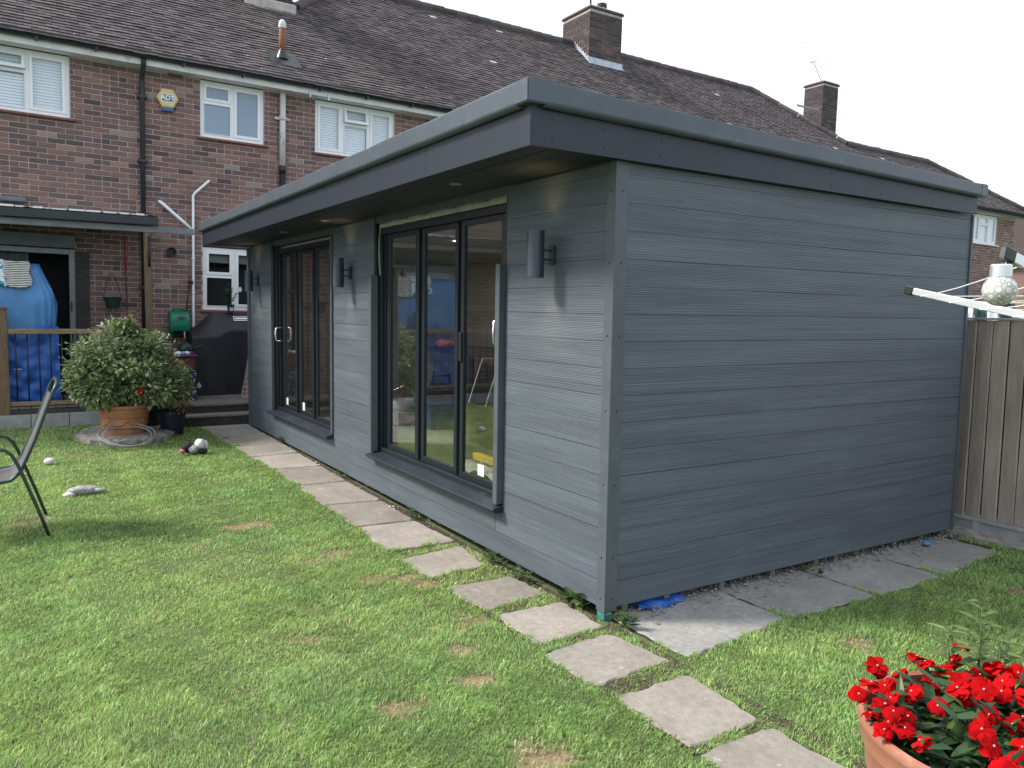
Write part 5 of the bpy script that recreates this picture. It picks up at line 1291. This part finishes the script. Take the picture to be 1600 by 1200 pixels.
# ------------------------------------------------------------------ flower pot in front
def flower_pot():
    c = Vector((-.475, -2.361, 0))
    t = thing('flower_pot', 'large terracotta coloured plastic planter of red impatiens in the front corner', 'planter', (c.x, c.y, 0))
    prof = [(0, 0), (.27, 0), (.275, .01), (.335, .48), (.337, .50), (.349, .505), (.352, .585), (.356, .592), (.366, .60), (.369, .645), (.374, .655), (.378, .672), (.374, .686), (.362, .690), (.352, .684), (.349, .66), (.34, .60), (0, .58)]
    MB().lathe([(a, z*.885) for a, z in prof], tuple(c), 96).build('planter', 'plastic_terracotta', t, smooth=True, auto=35)
    MB().lathe([(0, .54), (.15, .545), (.336, .538)], tuple(c), 40).build('compost', 'soil', t)
    # leaves and flowers share a few meshes
    lm = []
    for k in range(5):
        m = MB(); m.leaf((0, 0, 0), (1, 0, 0), (0, 0, 1), 1, .36, [.15, .35, .5, .65, .95][k], droop=[.1, .2, .3, .15, .25][k]); o = m.build('leaf', 'impatiens_leaf', t, smooth=True); lm.append(o)
    fm = []
    for k in range(4):
        m = MB()
        for i in range(5):
            a = 2*math.pi*i/5+R(-.15, .15); w = .030*R(.85, 1.15); L = .030*R(.9, 1.1); lift = R(-.004, .006)
            d = Vector((math.cos(a), math.sin(a), .0)); s = Vector((-d.y, d.x, 0)); n = 8
            def pet(u, v):
                e = (u-.5)*2; wd = w*(.35+.9*math.sin(math.pi*min(1, .12+v*.72)))*.72
                notch = 1-.13*math.exp(-(e*3)**2)*v
                p = d*(L*v*notch)*(1-.12*e*e)+s*(wd*e); return (p.x, p.y, lift*v+.010*v*v*math.cos(e*2+k)-.013*v*v*v+.0012*i+.0026*math.sin(e*7+i*2+k)*v)
            m.grid(pet, 6, 6, t=min(.85, max(0, R(.25, .8)+[-.15, 0, .05, .2][k])))
        o = m.build('flower', 'petal', t, smooth=True)
        e = MB().lathe([(0, .004), (.0026, .0035), (.0032, .001)], (0, 0, .004), 8).build('eye', 'petal_eye', o)
        fm.append((o, e))
    def put(o, p, d, up, s):
        d = Vector(d).normalized(); up = Vector(up); y = up.cross(d)
        if y.length < 1e-3: y = Vector((0, 1, 0)).cross(d)
        y.normalize(); z = d.cross(y)
        M = Matrix(((d.x, y.x, z.x), (d.y, y.y, z.y), (d.z, y.z, z.z))).to_4x4(); return Matrix.Translation(Vector(p)-c) @ M @ Matrix.Scale(s, 4)
    used = set()
    def place(protos, i, M):
        o = protos[i] if not isinstance(protos[i], tuple) else protos[i][0]; kids = [protos[i][1]] if isinstance(protos[i], tuple) else []
        if id(o) not in used: used.add(id(o)); q = o
        else:
            q = o.copy(); COL.objects.link(q); q.parent = t
            for kk in kids:
                kc = kk.copy(); COL.objects.link(kc); kc.parent = q
        q.matrix_parent_inverse = Matrix.Identity(4); q.matrix_basis = M; return q
    def top(rr): return .625+.045*(1-(rr/.40)**2)
    for k in range(285):
        a = R(0, 6.28); rr = .30*math.sqrt(random.random()); p = Vector((c.x+rr*math.cos(a), c.y+rr*math.sin(a), R(.57, top(rr)+.012)))
        o2 = Vector((math.cos(a), math.sin(a), 0)); d = o2*R(.2, 1)+Vector((R(-.7, .7), R(-.7, .7), R(-.15, .65)))
        i = 4 if random.random() < .08 else random.randrange(4)
        place(lm, i, put(lm[i], p, d, (R(-.3, .3), R(-.3, .3), 1), R(.06, .10)))
    fol = MB()
    for k in range(420):
        a = R(0, 6.28); rr = .325*math.sqrt(random.random()); p = Vector((c.x+rr*math.cos(a), c.y+rr*math.sin(a), R(.55, .615)))
        fol.leaf(p, (R(-1, 1), R(-1, 1), R(-.1, .6)), (R(-.4, .4), R(-.4, .4), 1), R(.05, .085), R(.022, .034), R(0, .7), .2)
    stuff(fol.build('inner_leaves', 'impatiens_leaf', t))
    camd = Vector((-2.77, -3.42, 1.75))
    pts = []
    tries = 0
    while len(pts) < 84 and tries < 5000:
        tries += 1
        a = R(0, 6.28); rr = .385*math.sqrt(random.random()); p = Vector((c.x+rr*math.cos(a), c.y+rr*math.sin(a), top(rr)+R(-.012, .04)))
        if all((p-q).length > .042 for q in pts): pts.append(p)
    for p in pts:
        n = (Vector((p.x-c.x, p.y-c.y, 0))*1.3+Vector((R(-.9, .9), R(-.9, .9), .8))+(camd-p).normalized()*.55).normalized()
        d = n.orthogonal().normalized(); d = Matrix.Rotation(R(0, 6.28), 3, n) @ d; i = random.randrange(4)
        place(fm, i, put(fm[i][0], p, d, n, R(.78, 1.15)))
    # grass seeded on the near side of the pot, one pale tall leaf
    m = MB()
    for k in range(150):
        a = R(-1.3, .1); rr = R(.22, .34); b = Vector((c.x+rr*math.cos(a), c.y+rr*math.sin(a), .55)); e = b+Vector((R(-.12, .12), R(-.12, .12), R(.1, .24)))
        mid = b.lerp(e, .55)+Vector((0, 0, .05)); s = Vector((R(-1, 1), R(-1, 1), 0)).normalized()*.0022
        m.add([b-s, b+s, mid+s, mid-s, e], [(0, 1, 2, 3), (3, 2, 4)], R(.4, 1))
    m.build('grass_tuft', 'weed_leaf', t)
    m = MB(); m.leaf((-.665, -2.16, .625), (.35, .1, 1), (-.7, -.6, .1), .10, .026, .80, .35); m.build('pale_leaf', 'weed_leaf', t)
    w = thing('willowherb_weed', 'tall pale green weed growing up behind the red flowers', 'weed', (-.22, -2.13, .6))
    for sx, sy, h, ln in ((0, 0, .33, Vector((.015, .01, 0))), (-.085, .02, .25, Vector((-.04, .02, 0))), (.09, -.02, .20, Vector((.05, 0, 0))), (-.03, -.05, .22, Vector((.02, -.02, 0)))):
        b = Vector((-.175+sx, -2.13+sy, .53)); e = b+Vector((0, 0, h))+ln
        s = MB(); s.tube([b, b.lerp(e, .5)+ln*.2, e], [.0035, .003, .002], 6); st = s.build('stem', 'weed_stem', w, smooth=True)
        f = MB(); n = int(h/.028)
        for i in range(n):
            q = b.lerp(e, .2+.8*i/n); 
            for k in range(2):
                a = i*1.57+k*3.14+R(-.3, .3); L = (.125-.07*i/n)*R(.8, 1.15); f.leaf(q, (math.cos(a), math.sin(a), .5), (0, 0, 1), L, L*.30, R(.66, .90), .25)
        f.build('leaves', 'weed_leaf', w)
        if h > .3:
            for k in range(5):
                a = k*1.3; q = e+Vector((.012*math.cos(a), .012*math.sin(a), 0)); MB().tube([e-Vector((0, 0, .03)), q+Vector((.02*math.cos(a), .02*math.sin(a), .05+.01*k))], .0013, 5).build('seed_pod', 'weed_stem', w)
    fo = fm[0][0]
    q = fo.copy(); COL.objects.link(q); q.parent = t; q.matrix_basis = put(q, (-.10, -2.03, .645), (1, .2, 0), (0, 0, 1), .9)
flower_pot()

# ------------------------------------------------------------------ seen through the glass
def interior():
    z = .332
    t = thing('pale_bucket', 'pale plastic bucket with a wire handle inside the near doors, left pane', 'bucket', (1.25, 5.6, z), local=True)
    MB().lathe([(0, 0), (.13, 0), (.17, .30), (.165, .30), (.13, .03), (0, .03)], (0, 0, 0), 24).build('pail', 'pale_bucket', t, smooth=True); MB().tube([(-.17, 0, .3), (-.12, 0, .42), (0, 0, .47), (.12, 0, .42), (.17, 0, .3)], .006, 6).build('bail', 'handle_metal', t)
    t = thing('blue_crate', 'blue plastic crate on the floor behind the middle pane of the near doors', 'crate', (1.55, 5.15, z), local=True)
    MB().box(-.25, .25, -.22, .22, 0, .30).build('crate_body', 'crate_blue', t, bevel=.02); MB().box(-.27, .27, -.24, .24, .30, .33).build('crate_rim', 'crate_blue', t, bevel=.005)
    t = thing('vacuum_cleaner', 'black vacuum cleaner with a handle standing on the blue crate', 'vacuum', (1.55, 5.15, z+.33), local=True)
    blob('motor', 'black', (0, 0, .10), (.24, .16, .10), t, 18, .05); MB().tube([(-.12, 0, .17), (-.11, 0, .29), (.11, 0, .29), (.12, 0, .17)], .018, 8).build('handle', 'black', t, smooth=True); MB().tube([(.2, -.1, .09), (.42, -.3, -.03), (.40, -.6, -.23), (.2, -.8, -.30), (-.1, -.7, -.30)], .02, 8).build('hose', 'black', t, smooth=True)
    t = thing('folding_chair', 'folded steel framed chair leaning inside behind the right pane', 'chair', (1.75, 4.55, z), local=True)
    for y in (-.2, .2): MB().tube([(-.15, y, 0), (.15, y, .85)], .011, 8).build('leg', 'handle_metal', t)
    MB().tube([(.15, -.2, .85), (.15, .2, .85)], .011, 8).build('top_rail', 'handle_metal', t); m = MB(); m.grid(lambda u, v: (-.08+.2*v, -.18+.36*u, .22+.57*v), 3, 3); m.build('sling', 'black', t)
    t = thing('plywood_sheet', 'olive plywood sheet propped up inside the near doors', 'sheet', (1.3, 3.7, z), local=True); MB().box(0, .02, -.25, .35, 0, .42).build('panel', 'ply', t)
    t = thing('spirit_level', 'yellow spirit level lying on a dust sheet inside the near doors', 'tool', (.72, 2.5, z), local=True); MB().box(-.03, .03, -.3, .3, .07, .13).build('bar', 'tool_yellow', t, bevel=.004); MB().box(-.032, .032, .0, .07, .085, .115).build('vial', 'pale_bucket', t)
    m = MB(); m.grid(lambda u, v: (.5+.55*u, 2.1+.75*v, z+.012+.05*abs(math.sin(u*9+v*5)*math.sin(v*11))), 24, 24); tag(m.build('dust_sheet', 'rag', smooth=True), 'crumpled pale dust sheet on the floor inside the near doors', 'cloth')
    t = thing('workbench', 'dark workbench behind the far doors', 'bench', (2.6, 6.0, z)); MB().box(2.2, 3.2, 4.8, 7.4, z+.82, z+.87).build('top', 'dark_timber', t); [MB().box(x-.03, x+.03, y-.03, y+.03, z, z+.82).build('leg', 'dark_timber', t) for x in (2.25, 3.15) for y in (4.9, 7.3)]
    o = blob('orange_extension_lead', 'cable_orange', (2.35, 6.6, z+.93), (.16, .12, .06), None, 16, .2, 3); tag(o, 'orange bundle lying on the workbench behind the far doors', 'bundle')
    m = MB(); m.tube([(1.0, 6.0, z+.02), (1.05, 6.1, z+.2), (1.0, 6.15, z+.35), (1.1, 6.3, z+.45), (1.2, 6.35, z+.40)], .015, 8); tag(m.build('yellow_hose', 'tool_yellow', smooth=True), 'curved yellow hose standing on the floor behind the far doors', 'hose')
    t = thing('long_box', 'long pale box lying on the floor behind the far doors', 'box', (1.3, 6.6, z)); MB().box(1.1, 1.4, 5.4, 7.6, z, z+.16).build('carton', 'rag', t, bevel=.005)
    for i, (x, y) in enumerate([(1.2, 1.9), (2.4, 1.9), (1.2, 4.1), (2.4, 4.1), (1.2, 6.3), (2.4, 6.3)]):
        m = MB(); m.lathe([(0, 0), (.04, 0)], (x, y, 2.470), 16)
        o = m.build('ceiling_spot', 'downlight')
        L = bpy.data.lights.new('spot_beam', 'SPOT'); L.energy = 3.2; L.color = (1, .86, .68); L.spot_size = math.radians(130); L.spot_blend = .8; L.shadow_soft_size = .05
        lo = bpy.data.objects.new('spot_beam', L); COL.objects.link(lo); lo.location = (x, y, 2.46); lo.parent = o
        tag(o, ['lit ceiling spot inside, nearest the near doors', 'lit ceiling spot inside, behind the nearest one', 'lit ceiling spot inside, between the two doors', 'lit ceiling spot inside, rear row between the doors', 'lit ceiling spot inside, nearest the far doors', 'lit ceiling spot inside, rear row by the far doors'][i], 'spotlight', 'ceiling spots inside the cabin')
interior()

# ------------------------------------------------------------------ small ground detail
def details():
    m = MB()
    m.grid(lambda u, v: (.26+.36*u+.02*math.sin(v*9), .0+.12*v-.035*(1-v)*math.sin(u*3.1), .010+.05*v+.014*math.sin(u*13+v*4)*(1-v)), 24, 8); tag(m.build('blue_sheet', 'tarp_deep', smooth=True), 'crumpled blue plastic sheet poking out under the side wall', 'plastic sheet')
    o = blob('blue_scrap', 'tarp_blue', (3.07, -.07, .03), (.03, .03, .018), None, 10, .2, 2); tag(o, 'small scrap of blue plastic on the side paving', 'scrap')
    # rubble along the side wall
    m = MB()
    for k in range(1500):
        x = R(.1, 3.6); y = .12-abs(random.gauss(0, .13)); 
        if y < -.5: continue
        s = random.choice((.003, .004, .004, .005, .006, .009, .013)); q = [(x+R(-s, s)*1.2, y+R(-s, s)*1.2, .016+R(-.004, s)) for _ in range(6)]
        m.add([(x-s, y, .014), (x+s*.3, y-s, .014), (x+s, y+s*.4, .014), (x, y+s, .014), (x-s*.2, y-s*.2, .014+s), (x+s*.4, y+s*.3, .014+s*.9)], [(0, 1, 4), (1, 5, 4), (1, 2, 5), (2, 3, 5), (3, 4, 5), (3, 0, 4)], .5)
    stuff(tag(m.build('rubble', 'stone_chip'), 'loose stone chips and rubble along the foot of the side wall', 'rubble'))
    m = MB()
    for k in range(110):
        y = R(.2, 6.5); x = R(-.09, -.005); s = random.choice((.003, .004, .006)) if random.random() < .93 else .016; z = gz(y)+.014
        m.add([(x-s, y, z), (x+s*.3, y-s, z), (x+s, y+s*.4, z), (x, y+s, z), (x, y, z+s*.7)], [(0, 1, 4), (1, 2, 4), (2, 3, 4), (3, 0, 4)])
    stuff(tag(m.build('chippings', 'chalk'), 'white chips scattered between the paving and the front wall', 'rubble'))
    # weeds at the foot of the front wall
    labs = ['low weed by the wall near the far doors', 'weed in the gap below the near end of the far doors', 'small weed by the wall under the near doors', 'leafy weed tuft in front of the near doors corner', 'weed clump by the wall two slabs from the corner', 'broad leaved weed close to the cabin corner', 'grassy weed tuft at the foot of the corner post', 'small weed in the side paving joint']
    for i, (x, y, n, L, sp) in enumerate([(-.02, 6.5, 30, .05, .10), (-.015, 4.26, 26, .045, .09), (-.03, 2.5, 24, .05, .09), (-.04, 1.15, 36, .055, .12), (-.05, .78, 34, .05, .10), (-.02, .27, 16, .10, .07), (.05, -.11, 30, .06, .07), (1.75, -.06, 16, .05, .08)]):
        t = thing('weed', labs[i], 'weed', (x, y, gz(y)), 'weeds along the foot of the walls'); f = MB()
        for k in range(n):
            a = R(0, 6.28); b = Vector((x+min(.02, R(-.5, .5)*sp*.6), y+R(-1, 1)*sp, gz(y)+.01)); f.leaf(b+Vector((0, 0, R(0, .05))), (math.cos(a), math.sin(a), R(.3, 1.2)), (0, 0, 1), L*R(.6, 1.2), L*R(.35, .55), R(.15, .75), .25)
        f.build('leaves', 'weed_leaf', t)
details()

# ------------------------------------------------------------------ lawn
def in_poly(x, y, poly):
    c = np.zeros(len(x), bool); j = len(poly)-1
    for i in range(len(poly)):
        xi, yi = poly[i]; xj, yj = poly[j]
        if yi != yj:
            c ^= ((yi > y) != (yj > y)) & (x < (xj-xi)*(y-yi)/(yj-yi)+xi)
        j = i
    return c
def lf(x, y, k=0):
    return (np.sin(x*1.3+.7*np.sin(y*.9+k)+k)+np.sin(y*1.7+.9*np.sin(x*1.1+k)+2*k)+.7*np.sin(x*4.1+y*2.3+k)+.7*np.sin(y*5.3-x*3.1+1.5*k)+.5*np.sin(x*11+2*np.sin(y*7)+k)+.5*np.sin(y*13+2*np.sin(x*9)+k))/4.2
def lawn():
    n = 2740000
    x = rng.uniform(-6.2, 3.7, n); y = rng.uniform(-2.9, 9.15, n)
    dx, dy = x+2.769, y+3.421
    fw = dx*.528+dy*.849; lat = dx*.849-dy*.528
    keep = (fw > 1.6) & (np.abs(lat) < fw*.66+1.2)
    dist = np.sqrt(dx*dx+dy*dy)
    p = np.clip((3.6/dist)**1.5, .16, 1)
    keep &= rng.random(n) < p*.95
    x, y, dist, p = x[keep], y[keep], dist[keep], p[keep]
    bad = (x > -.02) & (x < 3.6) & (y > -.03)
    bad |= (y > 8.25) & (x > -1.3)
    bad |= (x > .03) & (x < 3.55) & (y > -.40)
    bad |= (x > -.53) & (y > 1.72) & (y < 8.4)
    for q in SLABS: bad |= in_poly(x+rng.normal(0, .010, len(x)), y+rng.normal(0, .010, len(x)), q)
    bad |= ((x+.5)**2+(y+2.345)**2 < .09)
    x, y, dist, p = [a[~bad] for a in (x, y, dist, p)]
    d = dryness(x, y); thin = np.clip(lf(x*2.3, y*2.3, 5)-.55, 0, 1)
    ok = rng.random(len(x)) > np.clip(d*.93+thin*.5, 0, .97); x, y, dist, p, d = [a[ok] for a in (x, y, dist, p, d)]
    # tufts overhanging the paving edges
    ex, ey = [], []
    for q in SLABS:
        for i in range(len(q)):
            a, b = np.array(q[i]), np.array(q[(i+1) % len(q)]); L = np.linalg.norm(b-a); m = int(L*700); t = rng.random(m); nr = np.array([(b-a)[1], -(b-a)[0]])/max(L, 1e-6)
            o = np.abs(rng.normal(0, .014, m))-.006; ex.append(a[0]+(b-a)[0]*t+nr[0]*o); ey.append(a[1]+(b-a)[1]*t+nr[1]*o)
    ex, ey = np.concatenate(ex), np.concatenate(ey)
    cl = lf(ex*6, ey*6, 2) > -.15
    okb = cl & ~((ex > -.06) & (ey > 0) & (ex < 3.6)) & ~((ex > .0) & (ey > -.35) & (ex < 3.6)) & ~((ey > 1.8) & (ex > -.50) & (rng.random(len(ex)) < .97)) & (ey < 8.2)
    ex, ey = ex[okb], ey[okb]; ne = len(ex)
    x = np.concatenate([x, ex]); y = np.concatenate([y, ey]); d = np.concatenate([d, np.zeros(ne)])
    ed = np.sqrt((ex+2.77)**2+(ey+3.42)**2); dist = np.concatenate([dist, ed]); p = np.concatenate([p, np.clip((3.6/ed)**1.5, .16, 1)])
    N_ = len(x)
    a1 = lf(x, y, 0); a2 = lf(x*2.6+3, y*2.6, 1); a3 = lf(x*.55, y*.55, 3)
    a4 = lf(x*6.5+1, y*6.5, 9); L = (.0225+.006*a2+.004*a1+.010*a4+.005*lf(x*14, y*14, 4))*rng.uniform(.6, 1.45, N_); L = np.clip(L, .010, .06)*(1-.45*d)
    L[-ne:] *= 1.35
    wd = .0019*rng.uniform(.7, 1.35, N_)/np.sqrt(p)*np.clip(.9+.1*dist/3, .9, 1.6)
    th = rng.uniform(0, 2*np.pi, N_)+.0; flow = 2.2*lf(x*1.9, y*1.9, 7)
    ld = np.where(rng.random(N_) < .55, flow+rng.normal(0, .7, N_), th); lean = rng.uniform(.25, 1.05, N_)
    cz = .006*np.clip(y, 0, 9)-.012
    bx, by = x, y
    sx, sy = np.cos(th)*wd, np.sin(th)*wd
    ux, uy = np.cos(ld), np.sin(ld)
    mx, my, mz = bx+ux*L*lean*.35, by+uy*L*lean*.35, cz+L*.62
    tx, ty, tz = bx+ux*L*lean*1.0, by+uy*L*lean*1.0, cz+L*(1.08-.35*lean)
    V = np.empty((N_, 5, 3), np.float32)
    V[:, 0] = np.stack([bx-sx, by-sy, cz], 1); V[:, 1] = np.stack([bx+sx, by+sy, cz], 1)
    V[:, 2] = np.stack([mx+sx*.8, my+sy*.8, mz], 1); V[:, 3] = np.stack([mx-sx*.8, my-sy*.8, mz], 1); V[:, 4] = np.stack([tx, ty, tz], 1)
    base = np.arange(N_)[:, None]*5
    quad = base+np.array([[0, 1, 2, 3]]); tri = base+np.array([[3, 2, 4]])
    loops = np.concatenate([quad, tri], 1).reshape(-1).astype(np.int32)
    starts = (np.arange(N_)[:, None]*7+np.array([[0, 4]])).reshape(-1).astype(np.int32)
    me = bpy.data.meshes.new('lawn_grass'); me.vertices.add(N_*5); me.vertices.foreach_set('co', V.reshape(-1))
    me.loops.add(len(loops)); me.loops.foreach_set('vertex_index', loops); me.polygons.add(N_*2); me.polygons.foreach_set('loop_start', starts)
    g1, g2, g3, st = np.array([.255, .405, .118]), np.array([.420, .525, .178]), np.array([.205, .350, .138]), np.array([.58, .51, .33])
    w2 = np.clip(.45+.38*a1+.25*a3+rng.normal(0, .22, N_), 0, 1)[:, None]; w3 = np.clip(.20+.5*a2-.2*a1+rng.normal(0, .2, N_), 0, .8)[:, None]
    C = g1*(1-w2)+g2*w2; C = C*(1-w3)+g3*w3
    ws = (rng.random(N_) < .05+.75*d+.10*np.clip(a3, 0, 1))[:, None]; C = np.where(ws, st*rng.uniform(.5, 1.1, (N_, 1)), C)
    C = C*rng.uniform(.72, 1.3, (N_, 1))*np.clip(1+.22*a4+.10*a2+.20*lf(x*14, y*14, 4), .5, 1.5)[:, None]
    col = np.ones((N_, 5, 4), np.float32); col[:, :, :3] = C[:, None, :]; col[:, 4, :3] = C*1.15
    at = me.attributes.new('gcol', 'FLOAT_COLOR', 'POINT'); at.data.foreach_set('color', col.reshape(-1))
    me.update(calc_edges=True); me.validate()
    me.materials.append(MATS['grass']); o = bpy.data.objects.new('lawn_grass', me); COL.objects.link(o)
    stuff(tag(o, 'short green lawn grass with dry patches', 'grass'))
    print('blades', N_)
lawn()

for o in list(bpy.data.objects):
    if '_local' in o: del o['_local']
